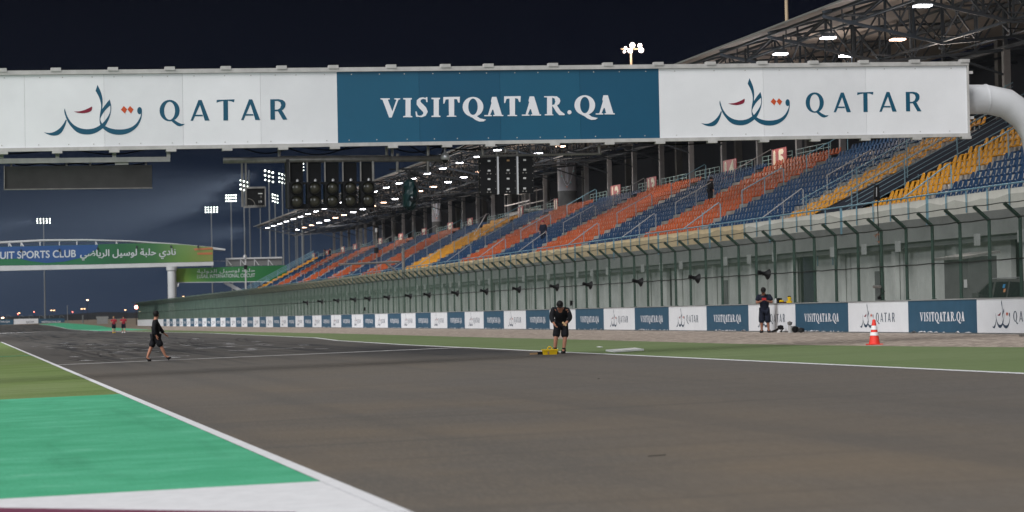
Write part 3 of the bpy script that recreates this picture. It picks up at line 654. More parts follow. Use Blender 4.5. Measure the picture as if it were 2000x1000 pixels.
# rear of a three-cabinet display
cab = empty('display_cabinet_rear', P(988, 380, 0.45)); tag(cab, 'black rear of a three part display cabinet hanging below the teal panel', 'display cabinet')
CX = [(936.5, 969.5), (973.0, 1007.5), (1011.5, 1041.5)]
for i, (a, b2) in enumerate(CX):
    y0_, y1_ = 308.3 - 0.9 * i, 380 - 1.2 * i
    mb = MB(); mb.prism([P(a, y0_, 0.35), P(b2, y0_ - 0.7, 0.35), P(b2 + 0.8, y1_ - 0.5, 0.35), P(a + 0.8, y1_, 0.35)], (0, 0.14, 0)); cb = mb.build('cabinet', m_black, cab)
    xm = (a + b2) / 2 + (2 if i != 2 else -2)
    mb = MB()
    for yy in (6, 25, 41.5, 61.5): mb.prism([P(xm - 2.6, y0_ + yy - 1.7, 0.345), P(xm + 2.6, y0_ + yy - 1.7, 0.345), P(xm + 2.6, y0_ + yy + 1.7, 0.345), P(xm - 2.6, y0_ + yy + 1.7, 0.345)], (0, -0.02, 0), 0 if not (i == 1 and yy == 6) else 1)
    mb.build('sticker', [m_paper, m_wood], cb)
    mb = MB()
    for yy in (31, 67): 
        for dx in (-3, 3): mb.lathe(tuple(P(xm + dx, y0_ + yy, 0.345)), [(0.02, 0), (0.02, -0.03), (0.0, -0.03)], 8, axis='y')
    for q in range(10):
        mb.lathe(tuple(P(a + 1.2 if q % 2 else b2 - 1.2, y0_ + 4 + 7 * q, 0.345)), [(0.014, 0), (0.014, -0.03), (0.0, -0.03)], 6, axis='y')
    mb.build('connector', m_galv, cb)
for px in (971.3, 1009.6):
    mb = MB(); mb.bar(P(px - 0.2, 306, 0.36), P(px + 1, 379.5, 0.36), 0.045, 0.16, up=(0, 1, 0)); mb.build('silver_strip', m_silver, cab)
mb = MB()
mb.tube([P(936, 305, 0.42), P(1174, 300, 0.42)], 0.035, 8); mb.tube([P(942, 286, 0.42), P(943, 305, 0.42)], 0.03, 8); mb.tube([P(1170, 281, 0.42), P(1171, 300, 0.42)], 0.045, 8)
mb.tube([P(970, 298, 0.42), P(1010, 297.2, 0.42)], 0.025, 8); mb.tube([P(970, 297, 0.42), P(970, 308, 0.42)], 0.03, 8); mb.tube([P(1010, 296, 0.42), P(1010, 308, 0.42)], 0.03, 8); mb.tube([P(988, 288, 0.42), P(988, 298, 0.42)], 0.05, 8)
mb.build('hanger', m_galv, cab)
# dome camera
dc = empty('dome_camera', P(869, 318, 0.4)); tag(dc, 'silver dome surveillance camera hanging under the gantry', 'camera')
c = P(869.5, 306, 0.35)
mb = MB(); mb.lathe(tuple(c), [(0.03, 0.26), (0.03, 0.12), (0.07, 0.10), (0.125, 0.03), (0.13, -0.06), (0.10, -0.09), (0, -0.09)], 18); mb.build('housing', m_silver, dc, smooth=True)
mb = MB(); mb.lathe(tuple(c), [(0.085, -0.09), (0.08, -0.13), (0.05, -0.165), (0.0, -0.175)], 14); mb.build('dome', m_glass, dc, smooth=True)
# remote camera wrapped in a dark green cover hanging on a cable arm
hc = empty('hanging_camera', P(802, 408, 0.5)); tag(hc, 'film camera in dark green cover hanging from a cable arm under the gantry', 'camera')
mb = MB(); rr = random.Random(5); prof = [(0.0, -0.42), (0.10, -0.40), (0.20, -0.30), (0.19, -0.16), (0.21, 0.0), (0.17, 0.14), (0.19, 0.24), (0.13, 0.36), (0.05, 0.42), (0, 0.43)]
c = P(801, 381, 0.5); mb.lathe(tuple(c), prof, 14)
mb.v = [(c.x + (v[0] - c.x) * rr.uniform(0.8, 1.25), c.y + (v[1] - c.y) * rr.uniform(0.8, 1.2), v[2] + rr.uniform(-0.03, 0.03)) for v in mb.v]
mb.build('cover', mat('green_black_cover', (0.006, 0.022, 0.024, 1), 0.35), hc)
mb = MB(); mb.tube([P(809 + 7 * math.sin(q / 3), 352 + 5.2 * q, 0.4) for q in range(9)], 0.035, 6); mb.tube([P(789, 352, 0.5), P(788, 378, 0.5)], 0.02, 6); mb.tube([P(789, 352, 0.5), P(801, 349, 0.5), P(812, 354, 0.5)], 0.025, 6); mb.build('cradle', m_dark, hc)
mb = MB(); mb.lathe(tuple(P(805, 389, 0.25)), [(0.0, -0.05), (0.075, -0.045), (0.08, 0.0), (0.06, 0.05)], 12, axis='y'); mb.build('lens', m_glass, hc)
mb = MB(); mb.tube([P(800, 330, 0.5), P(798, 352, 0.5)], 0.03, 6); mb.bar(P(784, 330.5, 0.5), P(838, 331, 0.5), 0.05, 0.05); mb.tube([P(812, 342, 0.5), P(838, 351, 0.5)], 0.03, 6); mb.tube([P(800, 337, 0.5), P(812, 342, 0.5)], 0.05, 6); mb.tube([P(760, 331, 0.5), P(784, 330, 0.5)], 0.02, 6); mb.tube([P(838, 331, 0.5), P(846, 323, 0.5), P(862, 303, 0.5), P(866, 290, 0.4)], 0.022, 6)
for q in range(6): mb.box(*(lambda c: (c.x - 0.03, c.x + 0.03, c.y - 0.05, c.y + 0.05, c.z - 0.04, c.z + 0.04))(P(787 + 6 * q, 330 + (q % 3) * 4, 0.5)))
mb.build('cable_arm', m_dark, hc)

# ------------------------------------------------------------------ advertising barrier along the gravel
BP = 6.2; BY0 = 79.18; BH = 1.1; NB = 55
bar_ = empty('advertising_barrier', (XB, BY0, g(XB, BY0))); tag(bar_, 'long concrete barrier faced with alternating white and blue advertising sheets', 'barrier')
gb = g(XB, 100)
def bz(y): return g(XB, min(y, 483))
mb = MB(); mb.box(XB + 0.02, XB + 0.38, 55, 482, gb - 0.3, gb + BH - 0.02); mb.build('concrete_wall', m_conc, bar_)
Yp = lambda px: onX(px, 620, XB).y
jn, jf = Yp(1786), Yp(1665.5)
fr = lambda px: (Yp(px) - jn) / (jf - jn)
qu0, qu1 = fr(1688.5), fr(1759)              # far and near end of the artwork on a white panel
tn, tf = Yp(1921), Yp(1785); fr2 = lambda px: (Yp(px) - tn) / (tf - tn)
tu0, tu1 = fr2(1808), fr2(1897)
def vspan(A):
    zs = [p[1] for k, L in A for l in L for p in l]; return min(zs), max(zs)
lu = span(LOGO)[0], span(QT)[1]; lv = vspan(LOGO); vu = span(VQ); vv = vspan(VQ)
rb = random.Random(21)
for k in range(-4, NB):
    y0 = BY0 + BP * k; teal = k % 2 == 0
    mb = MB()
    z0_ = bz(y0); 
    mb.box(XB, XB + 0.018, y0 + 0.004, y0 + BP - 0.004, z0_ + 0.045 * (k < 30), z0_ + BH, 0)
    near = k < 26
    if teal:
        def F(u, v, q=0): return (XB - 0.003 - 0.0002 * q, y0 + BP * (tu0 + (tu1 - tu0) * (u - vu[0]) / (vu[1] - vu[0])), z0_ + BH * (0.30 + 0.355 * (v - vv[0]) / (vv[1] - vv[0])))
        for q, (kk, L) in enumerate(VQ): mb.poly(L, lambda u, v: F(u, v, q), 1)
        if near:
            for q in range(14):
                yy = y0 + rb.uniform(0.1, BP - 0.6); hh = rb.uniform(0.015, 0.06); ll = rb.uniform(0.1, 0.6)
                mb.add([(XB - 0.004, yy, z0_ + 0.045), (XB - 0.004, yy + ll * 0.4, z0_ + 0.045 + hh), (XB - 0.004, yy + ll, z0_ + 0.045 + hh * 0.3), (XB - 0.004, yy + ll, z0_ + 0.045)], [(0, 1, 2, 3)], 1)
        mb.build('advertising_sheet', [m_bteal, m_letter], bar_)
    else:
        def F(u, v, q=0, s=1.0): return (XB - 0.003 - 0.0002 * q, y0 + BP * (qu0 + (qu1 - qu0) * (u - lu[0]) / (lu[1] - lu[0])), z0_ + BH * (0.17 + 0.80 * (v - lv[0]) / (lv[1] - lv[0])))
        for q, (kk, L) in enumerate(LOGO): mb.poly(L, lambda u, v: F(u, v, q), {0: 1, 1: 2, 2: 3}[kk])
        for q, (kk, L) in enumerate(QT): mb.poly(L, lambda u, v: F(u, lv[0] + (v - lv[0]) * 0.86 + 0.02, q), 1)
        mb.build('advertising_sheet', [m_bwhite, m_bdark, m_red, m_crim], bar_)
mb = MB(); mb.box(XB, XB + 0.018, BY0 + BP * NB, 482, gb, gb + BH); mb.build('blank_sheet', m_bwhite, bar_)
mb = MB(); mb.box(XB - 0.02, XB + 0.40, 55, 482, gb + BH, gb + BH + 0.035); mb.build('coping', m_conc, bar_)

# ------------------------------------------------------------------ debris fence with inclined tops
FX = XB + 0.2; zf0 = gb + BH + 0.02; zf1 = 4.27; FY0 = 76.0; FP = 2.487
fen = empty('debris_fence', (FX, FY0, zf0)); tag(fen, 'green steel debris fence with inclined top arms standing on the barrier', 'fence')
post = MB(); post.tube([(FX, FY0, zf0), (FX, FY0, zf1)], 0.058, 8); post.tube([(FX, FY0, zf1 - 0.02), (FX - 0.50, FY0, zf1 + 0.42)], 0.062, 6)
post.box(FX - 0.05, FX + 0.09, FY0 - 0.05, FY0 + 0.05, zf0, zf0 + 0.04)
p0 = post.build('fence_post', m_fpost, fen)
for k in range(1, 100):
    c = p0.copy(); col.objects.link(c); c.parent = fen; c.location = (0, FP * k, 0)
mb = MB()
for k in range(100, 163):
    y = FY0 + FP * k; mb.bar((FX, y, zf0), (FX, y, zf1), 0.10, 0.10); mb.bar((FX, y, zf1), (FX - 0.5, y, zf1 + 0.42), 0.10, 0.10)
tag(mb.build('fence_post_row', m_fpost, fen), kind='stuff')
def meshmat(name, lo, hi, c=(0.055, 0.115, 0.085, 1)):
    m, t, b, co = base(name, 0.8); b.inputs['Base Color'].default_value = c
    s = t.nodes.new('ShaderNodeSeparateXYZ'); t.links.new(co, s.inputs[0])
    n1 = noisecol(t, co, 1.0, 4, (1, 0.35, 0.5)); dens = rng(t, s.outputs[1], 10, 200, lo, hi)
    dens = mth(t, 'MULTIPLY', dens, rng(t, n1, 0.3, 0.7, 0.82, 1.12))
    tr = t.nodes.new('ShaderNodeBsdfTransparent'); ms = t.nodes.new('ShaderNodeMixShader')
    t.links.new(dens, ms.inputs[0]); t.links.new(tr.outputs[0], ms.inputs[1]); t.links.new(b.outputs[0], ms.inputs[2]); t.links.new(ms.outputs[0], t.nodes['Material Output'].inputs[0])
    return m
m_mesh = meshmat('fence_wire_mesh', 0.27, 0.88, (0.080, 0.120, 0.094, 1)); m_mesht = meshmat('fence_top_mesh', 0.34, 0.9, (0.11, 0.15, 0.12, 1))
mb = MB(); mb.add([(FX - 0.06, y, z) for y, z in ((55, zf0), (482, zf0), (482, zf1), (55, zf1))], [(0, 1, 2, 3)]); mb.build('wire_mesh', m_mesh, fen)
mb = MB(); n = 380
vs = []; rr = random.Random(4); ph = [rr.uniform(0.5, 1.5) for _ in range(n + 1)]
for i in range(n + 1):
    y = 55 + 427 * i / n; u = (y - FY0) / FP; s = abs(math.sin(math.pi * u)) ** 0.7
    vs += [(FX - 0.06, y, zf1), (FX - 0.56, y, zf1 + 0.42), (FX - 0.66, y, zf1 + 0.52 + 0.13 * s * ph[i])]
fs = []
for i in range(n):
    for q in (0, 1): fs.append((3 * i + q, 3 * i + 3 + q, 3 * i + 4 + q, 3 * i + 1 + q))
mb.add(vs, fs); mb.build('top_mesh', m_mesht, fen)
for z, dx, r_ in ((zf1, -0.07, 0.016), (3.0, -0.08, 0.016), (zf1 + 0.42, -0.57, 0.012)):
    mb = MB(); ys = [55 + FP * 0.5 * q for q in range(int(427 / FP / 0.5))]
    mb.tube([(FX + dx, y, z + (0.012 if q % 2 else -0.012)) for q, y in enumerate(ys)], r_ * 1.3, 5); mb.build('cable', m_cable, fen)
# end frame of the fence far away
mb = MB(); mb.bar((FX, 482, gb), (FX, 482, zf1), 0.2); mb.build('end_post', m_fpost, fen)
# horn loudspeakers on the fence
horn_px = [(1493, 538), (1357, 546), (1246, 552.5), (1148, 557.5), (1083, 563), (1009.5, 566), (946, 568.5), (889, 571.5), (834.5, 574.5), (798, 577), (755.5, 580.5), (718, 583), (690, 584.5), (657, 587), (626, 589.5), (597, 591.5)]
hp = None
for i, (px, py) in enumerate(horn_px):
    p = onX(px, py, FX - 0.28); p.z = 3.02 if abs(p.z - 3.0) < 0.4 else p.z
    if hp is None:
        hp = empty('horn_loudspeaker', (0, 0, 0))
        mb = MB(); mb.lathe((0, 0, 0), [(0.0, -0.30), (0.07, -0.29), (0.08, -0.14), (0.10, 0.0), (0.16, 0.12), (0.27, 0.22), (0.25, 0.20), (0.08, 0.02), (0, 0.0)], 16, axis='y')
        mb.build('horn', m_black, hp); mb = MB(); mb.tube([(0, -0.34, 0), (0, -0.2, 0)], 0.10, 10); mb.build('driver', m_black, hp); mb = MB(); mb.bar((0, -0.1, 0), (0, -0.05, -0.12), 0.04); mb.build('bracket', m_cable, hp)
        htm = tree_map(hp); o = hp
    else: o = copy_tree(hp, None, htm)
    o.location = p; o.rotation_euler = (R(-12), 0, R(-80)); o.scale = (0.82, 0.82, 0.82)
    which = 'black horn loudspeaker on the fence, number %s counted from the man with the phone' % ('one two three four five six seven eight nine ten eleven twelve thirteen fourteen fifteen sixteen'.split()[i])
    tag(o, which, 'loudspeaker', 'horn loudspeakers on the debris fence')

# ------------------------------------------------------------------ grandstand
SX0 = 38.0; SDL = 0.0157; SY0, SY1 = 62.0, 418.0
def S(off, y, z): return (SX0 + off + SDL * y, y, z)
gst = empty('grandstand', (SX0 + SDL * 120, 120, g(40, 120))); tag(gst, 'long roofed grandstand with concrete terraces behind the green debris fence', 'grandstand')
def sbox(mb, o0, o1, y0, y1, z0, z1, m=0):
    mb.hexa([S(o, y, z) for o in (o0, o1) for y in (y0, y1) for z in (z0, z1)], m)
NR = 12; RZ0 = 5.85; RO0 = 0.9; RD = 0.78; RH = 0.40
VY0, VY1 = 116.5, 123.6
segs = ((SY0, VY0), (VY1, SY1))
mb = MB()
for (a, b2) in segs:
    pr = [(0.2, RZ0 - 0.02), (RO0 - 0.02, RZ0 - 0.02)]
    pr = [(0.15, RZ0)]
    for r in range(NR): pr += [(RO0 + RD * r - 0.02, RZ0 + RH * r - (RH if r else 0)), (RO0 + RD * r - 0.02, RZ0 + RH * r)]
    pr += [(12.6, RZ0 + RH * (NR - 1)), (12.6, RZ0 + RH * (NR - 1) - 0.5), (0.15, RZ0 - 1.0)]
    pr[1] = (RO0 - 0.02, RZ0)
    n = len(pr); vs = [S(o, y, z) for y in (a, b2) for o, z in pr]
    mb.add(vs, [(i, (i + 1) % n, (i + 1) % n + n, i + n) for i in range(n)]);
    for y, q in ((a, 0), (b2, n)):
        for i in range(1, n - 1): mb.add([vs[q], vs[q + i], vs[q + i + 1]], [(0, 1, 2)])
mb.build('terrace', m_tread, gst)
# blocks: (y near, y far, colour, first row)
blocks = []
bounds = [(62.6, 91.0, 'yellow'), (92.2, 107.9, 'blue'), (109.1, VY0 - 0.3, 'yellow'), (VY1 + 0.3, 129.3, 'yellow')]
yb_ = 130.6
seq = ['blue', 'orange', 'blue', 'orange', 'blue', 'orange', 'blue', 'yellow', 'blue', 'orange', 'blue', 'orange', 'blue', 'orange', 'blue', 'orange', 'blue']
edges = [130.1, 146.1, 161.4, 177.6, 195.4, 212.2]
while len(edges) <= len(seq): edges.append(edges[-1] + 16.3)
aisles = [108.5] + edges[:]
for i, c in enumerate(seq): bounds.append((edges[i] + 0.95, edges[i + 1] - 0.75, c))
bounds.append((edges[-1] + 0.6, SY1 - 1.5, 'yellow')); bounds = [b_ for b_ in bounds if b_[0] < SY1 - 2]
bounds = [(a, min(b2, SY1 - 1.2), c) for a, b2, c in bounds]
# half steps in the aisles
mb = MB()
for ya_ in aisles:
    if ya_ > SY1: continue
    for r in range(1, NR): sbox(mb, RO0 + RD * r - 0.42, RO0 + RD * r - 0.021, ya_ - 0.5, ya_ + 0.5, RZ0 + RH * (r - 1) + 0.002, RZ0 + RH * (r - 0.5))
mb.build('aisle_steps', m_tread, gst)
# parapet with its panels and rail
PZ0, PZ1 = 5.28, 6.05
mb = MB(); sbox(mb, 0.0, 0.15, SY0, SY1, PZ0 - 0.95, PZ0 - 0.001); mb.build('edge_beam', m_beam, gst)
y = 63.43; k = 0
while y < SY1:
    y2 = min(y + 2.32, SY1); cream = y > 131.5
    c_ = m_cream if cream else m_offw
    mb = MB(); sbox(mb, 0.02, 0.12, y + 0.01, y2 - 0.01, PZ0, PZ1); mb.build('parapet_panel', c_, gst) if k < 160 else None
    y = y2; k += 1
if y < SY1 - 1:
    pass
pp = MB(); y = 63.43; pk = 0
posts_m = None
while y < SY1:
    thick = pk % 5 == 3; w_ = 0.045 if thick else 0.022
    if pk < 96:
        mb = MB(); sbox(mb, -0.07, -0.07 + 2 * w_, y - w_, y + w_, PZ0 + (-0.35 if thick else 0.02), PZ1 + 0.16); mb.build('rail_post', m_rail, gst)
    else: sbox(pp, -0.07, -0.07 + 2 * w_, y - w_, y + w_, PZ0, PZ1 + 0.16)
    y += 2.32; pk += 1
if pp.v: tag(pp.build('rail_post_row', m_rail, gst), kind='stuff')
mb = MB(); mb.tube([S(-0.05, SY0, PZ1 + 0.17), S(-0.05, SY1, PZ1 + 0.17)], 0.035, 8); mb.build('parapet_rail', m_rail, gst)
# handrails up the aisles
for ai, ya_ in enumerate(aisles):
    if ya_ > SY1 - 2: continue
    for (o0, o1) in ((-0.05, 2.3), (3.6, 6.1), (7.5, 10.0)):
        z_ = lambda o: RZ0 + RH / RD * (o - RO0) + 0.2
        hz = lambda o: max(z_(o), RZ0) + (0.95 if o > 0 else 0.30)
        mt_ = m_rail if ai % 2 == 0 else m_railg
        mb = MB(); mb.tube([S(o0, ya_, hz(o0)), S(o1 - 0.08, ya_, hz(o1)), S(o1, ya_, hz(o1) - 0.08), S(o1, ya_, z_(o1) - 0.2)], 0.03, 6)
        if o0 > 0: mb.tube([S(o0, ya_, hz(o0)), S(o0, ya_, z_(o0) - 0.2)], 0.03, 6)
        om = (o0 + o1) / 2 + 0.1; mb.tube([S(om, ya_, hz(om)), S(om, ya_, z_(om) - 0.2)], 0.025, 6)
        mb.build('handrail', mt_, gst)
# the entrance stair cut into the terrace, its rails, the void's shade put into dark steps and walls
mb = MB()
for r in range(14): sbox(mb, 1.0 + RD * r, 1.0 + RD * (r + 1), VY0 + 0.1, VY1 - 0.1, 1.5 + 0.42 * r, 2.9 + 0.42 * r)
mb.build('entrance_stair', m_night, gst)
mb = MB(); mb.prism([S(0.2, VY1 - 0.05, 1.2), S(0.2, VY1 - 0.05, RZ0 - 0.05), S(11, VY1 - 0.05, RZ0 + 10.1 * RH / RD), S(11, VY1 - 0.05, 4.0)], (0, 0.045, 0)); mb.build('stair_wall_shade', m_night, gst)  # dark sheet added over the terrace end, standing in for its shade
for yy, nb_ in ((VY1 - 0.12, 5), (VY0 - 0.02, 5), (VY0 + 5.4, 4), (VY0 + 3.0, 4)):
    mb = MB()
    dzb = 0 if nb_ > 4 else -1.6
    for q in range(nb_):
        a = S(0.1, yy, RZ0 + 0.05 + 0.2 * q + dzb + 0.15); b2 = S(11.2, yy, RZ0 + 0.05 + 0.2 * q + dzb + 0.15 + 11.1 * RH / RD); mb.tube([a, b2], 0.014 if q < nb_ - 1 else 0.028, 6)
    for q in range(5):
        o_ = 0.4 + 2.6 * q; zz = RZ0 + (o_ - 0.1) * RH / RD + dzb; mb.tube([S(o_, yy, zz - 0.8), S(o_, yy, zz + 0.2 * nb_ + 0.1)], 0.032, 6)
    mb.build('stair_railing', m_raild, gst)
# terrace end railing far away
mb = MB()
for q in range(4):
    mb.tube([S(-2.5, SY1 + 0.3, RZ0 - 1.7 + 0.25 * q + 0.5), S(10.5, SY1 + 0.3, RZ0 + 0.25 * q + 0.5 + 9.8 * RH / RD)], 0.04, 5)
for q in range(8): mb.tube([S(-2.5 + 1.8 * q, SY1 + 0.3, RZ0 - 1.7 + q * 0.92 - 0.2), S(-2.5 + 1.8 * q, SY1 + 0.3, RZ0 - 1.7 + q * 0.92 + 1.3)], 0.04, 5)
mb.build('end_railing', m_rail, gst)
# seats
def seat_geo(mb, M4, m):
    # local: x along the row, y to the front (track side), z up
    w_ = 0.19
    prof = []
    vs = []
    cols_ = 5
    backp = [(0.00, 0.31), (-0.08, 0.36), (-0.13, 0.50), (-0.16, 0.61), (-0.17, 0.66)]
    wd = [1.0, 0.98, 0.86, 0.58, 0.22]
    pan = [(0.26, 0.32), (0.14, 0.305), (0.0, 0.31)]
    vs += [M4 @ Vector((sx * w_, y, z)) for y, z in pan for sx in (-1, 1)]
    vs += [M4 @ Vector((sx * w_ * wd[i], y, z)) for i, (y, z) in enumerate(backp) for sx in (-1, 1)]
    vs += [M4 @ Vector((sx * w_ * wd[i], y - 0.05, z)) for i, (y, z) in enumerate(backp) for sx in (-1, 1)]
    vs += [M4 @ Vector((sx * w_, y, z - 0.05)) for y, z in pan for sx in (-1, 1)]
    fs = [(0, 1, 3, 2), (2, 3, 5, 4), (6, 7, 9, 8), (8, 9, 11, 10), (10, 11, 13, 12), (12, 13, 15, 14)]
    fs += [(16, 18, 19, 17), (18, 20, 21, 19), (20, 22, 23, 21), (22, 24, 25, 23), (14, 15, 25, 24)]
    fs += [(6 + 2 * i, 8 + 2 * i, 18 + 2 * i, 16 + 2 * i) for i in range(4)] + [(7 + 2 * i, 17 + 2 * i, 19 + 2 * i, 9 + 2 * i) for i in range(4)]
    fs += [(26, 28, 29, 27), (28, 30, 31, 29), (0, 26, 27, 1), (0, 2, 28, 26), (1, 27, 29, 3), (2, 4, 30, 28), (3, 29, 31, 5), (4, 5, 7, 6)]
    mb.add([tuple(v) for v in vs], fs, m)
rs = random.Random(9)
allseats = []
for bi, (ya_, yb2, colr) in enumerate(bounds):
    n = int((yb2 - ya_) / 0.62); pitch = (yb2 - ya_) / n
    for r in range(NR):
        for i in range(n):
            y = ya_ + (i + 0.5) * pitch
            off = RO0 + RD * r + 0.30; p = S(off, y, RZ0 + RH * r)
            D = Vector((p[0], p[1], p[2] - CAMH)); dd = Vector((right.dot(D), upv.dot(D), fwd.dot(D)))
            px, py = 1000 + FPX * dd.x / dd.z, 500 - FPX * dd.y / dd.z
            vis = 0 < px < 1990 and not (py < 262 and px < 1890)
            allseats.append((vis, dd.z, y, r, colr, bi, p, i))
cand = sorted([s for s in allseats if s[0]], key=lambda s: s[1])[:295]
chosen = set(id(s) for s in cand)
proto = {}
rown = ['lowest', 'second', 'third', 'fourth', 'fifth', 'sixth', 'seventh', 'eighth', 'ninth', 'tenth', 'eleventh', 'top']
def seatM(p, tilt=0.0): return Matrix.Translation(Vector(p)) @ Matrix.Rotation(R(90), 4, 'Z') @ Matrix.Rotation(tilt, 4, 'X')
far = MB(); mi = {'orange': 0, 'blue': 1, 'yellow': 2}
blockname = {0: 'block hidden by pipe post', 1: 'blue block beside the pipe post', 2: 'yellow block right of entrance stair', 3: 'yellow block left of entrance stair', 4: 'first blue block past the stair', 5: 'first orange block past the stair'}
ORD = 'first second third fourth fifth sixth seventh eighth ninth tenth eleventh twelfth thirteenth fourteenth fifteenth sixteenth seventeenth eighteenth nineteenth twentieth'.split()
def ordn(n): return ORD[n - 1] if n <= 20 else ('twenty-' + ORD[n - 21] if n < 30 else ('thirtieth' if n == 30 else 'thirty-' + ORD[n - 31]) if n < 40 else 'fortieth')
NUMW = 'one two three four five six seven eight nine ten eleven twelve thirteen fourteen fifteen'.split()
for s in allseats:
    vis, dz_, y, r, colr, bi, p, i = s
    if id(s) in chosen:
        if colr not in proto:
            mb = MB(); seat_geo(mb, Matrix.Identity(4), 0); mb.tube([(0, 0.1, 0.0), (0, 0.1, 0.37)], 0.03, 5, 1)
            proto[colr] = mb.build('stadium_seat', [m_seat[colr], m_railg]); o = proto[colr]
        else: o = proto[colr].copy(); col.objects.link(o)
        o.location = p; o.rotation_euler = (rs.uniform(-0.03, 0.03), 0, R(90) + rs.uniform(-0.04, 0.04))
        rn = rown[r]; bn = blockname.get(bi, 'block behind')
        tag(o, '%s seat, %s from the right, %s row up, %s' % (colr, ordn(i + 1), rn, bn), 'seat', 'stadium seats of the ' + bn)
    else: seat_geo(far, seatM(p, rs.uniform(-0.02, 0.02)), mi[colr])
tag(far.build('stadium_seats', [m_seat['orange'], m_seat['blue'], m_seat['yellow']]), 'rows of orange, blue and yellow plastic seats further along the grandstand', 'seats', kind='stuff')

# rear walkway: columns, guard rails, number plates, back wall
mb = MB(); sbox(mb, 12.7, 21, SY0, SY1, 9.4, 10.2); mb.build('rear_walkway', m_concd, gst)
mb = MB(); sbox(mb, 20, 20.3, SY0, SY1, 10.21, 17); mb.build('rear_wall', m_night, gst)  # night darkness behind the columns is coloured into this wall
coly = [198.9 + 9 * k for k in range(-15, 24)]
for y in coly:
    mb = MB(); sbox(mb, 12.05, 12.4, y - 0.16, y + 0.16, 10.26, 14.6); mb.build('column', m_col, gst)
for y in coly[::2]:
    mb = MB(); sbox(mb, 16.6, 17.1, y + 3.3, y + 3.8, 10.21, 16.3); mb.build('rear_column', m_concd, gst)
Yg = lambda px, py=400: onX(px, py, SX0 + 10.45, SDL).y
GR = [(1248.4, 1285.8), (1293.5, 1342), (1359.5, 1406.8), (1414.5, 1470.6), (1491.5, 1549.8), (1558.6, 1624.6), (1153, 1185), (1197, 1232), (1069, 1092), (1178, 1184)]
zt = RZ0 + RH * (NR - 1)
yy = Yg(1153)
grs = [(Yg(b2), Yg(a)) for a, b2 in GR[:8]] + [(Yg(1092), Yg(1069))]
y = Yg(1060) + 1
while y < SY1 - 6: grs.append((y, y + 5)); grs.append((y + 6.0, y + 10.6)); y += 16.3
for a, b2 in grs:
    mb = MB()
    for q in range(5): mb.tube([S(10.45, a, zt + 0.12 + 0.26 * q), S(10.45, b2, zt + 0.12 + 0.26 * q)], 0.02, 5)
    n = max(2, int((b2 - a) / 1.2))
    for q in range(n + 1): mb.tube([S(10.45, a + (b2 - a) * q / n, zt), S(10.45, a + (b2 - a) * q / n, zt + 1.16)], 0.025, 5)
    mb.build('guard_rail', m_railt, gst)
SG = [(1513.5, 1542.6, 15), (1418, 1444, 14), (1268, 1286, 13), (1197, 1215.5, 12), (1085, 1092, 11), (1014, 1024, 10), (915, 925, 9), (876, 886, 8), (825, 834, 7), (779.6, 788, 6), (740, 747, 5), (690, 697, 4), (666.5, 673, 3), (636, 642, 2), (609, 615, 1)]
for a, b2, num in SG:
    ya_, yb2 = Yg(b2), Yg(a)
    sgn = empty('number_sign', S(10.3, (ya_ + yb2) / 2, zt)); tag(sgn, 'maroon plate with %s in cream figures on the top rail of the grandstand' % NUMW[num - 1], 'sign', 'number plates along the top of the grandstand')
    mb = MB(); sbox(mb, 10.30, 10.34, ya_, yb2, zt + 0.05, zt + 1.45); mb.build('plate', m_maroon, sgn)
    mb = MB(); w_ = yb2 - ya_
    tf_ = lambda u, v, k=0: S(10.292 - abs(k) * 0.3, u, v)
    text_on(mb, str(num), tf_, yb2 - 0.15 * w_, ya_ + 0.18 * w_, zt + 0.22, zt + 1.28, 0, bold=0.09); mb.build('number', m_creamt, sgn)
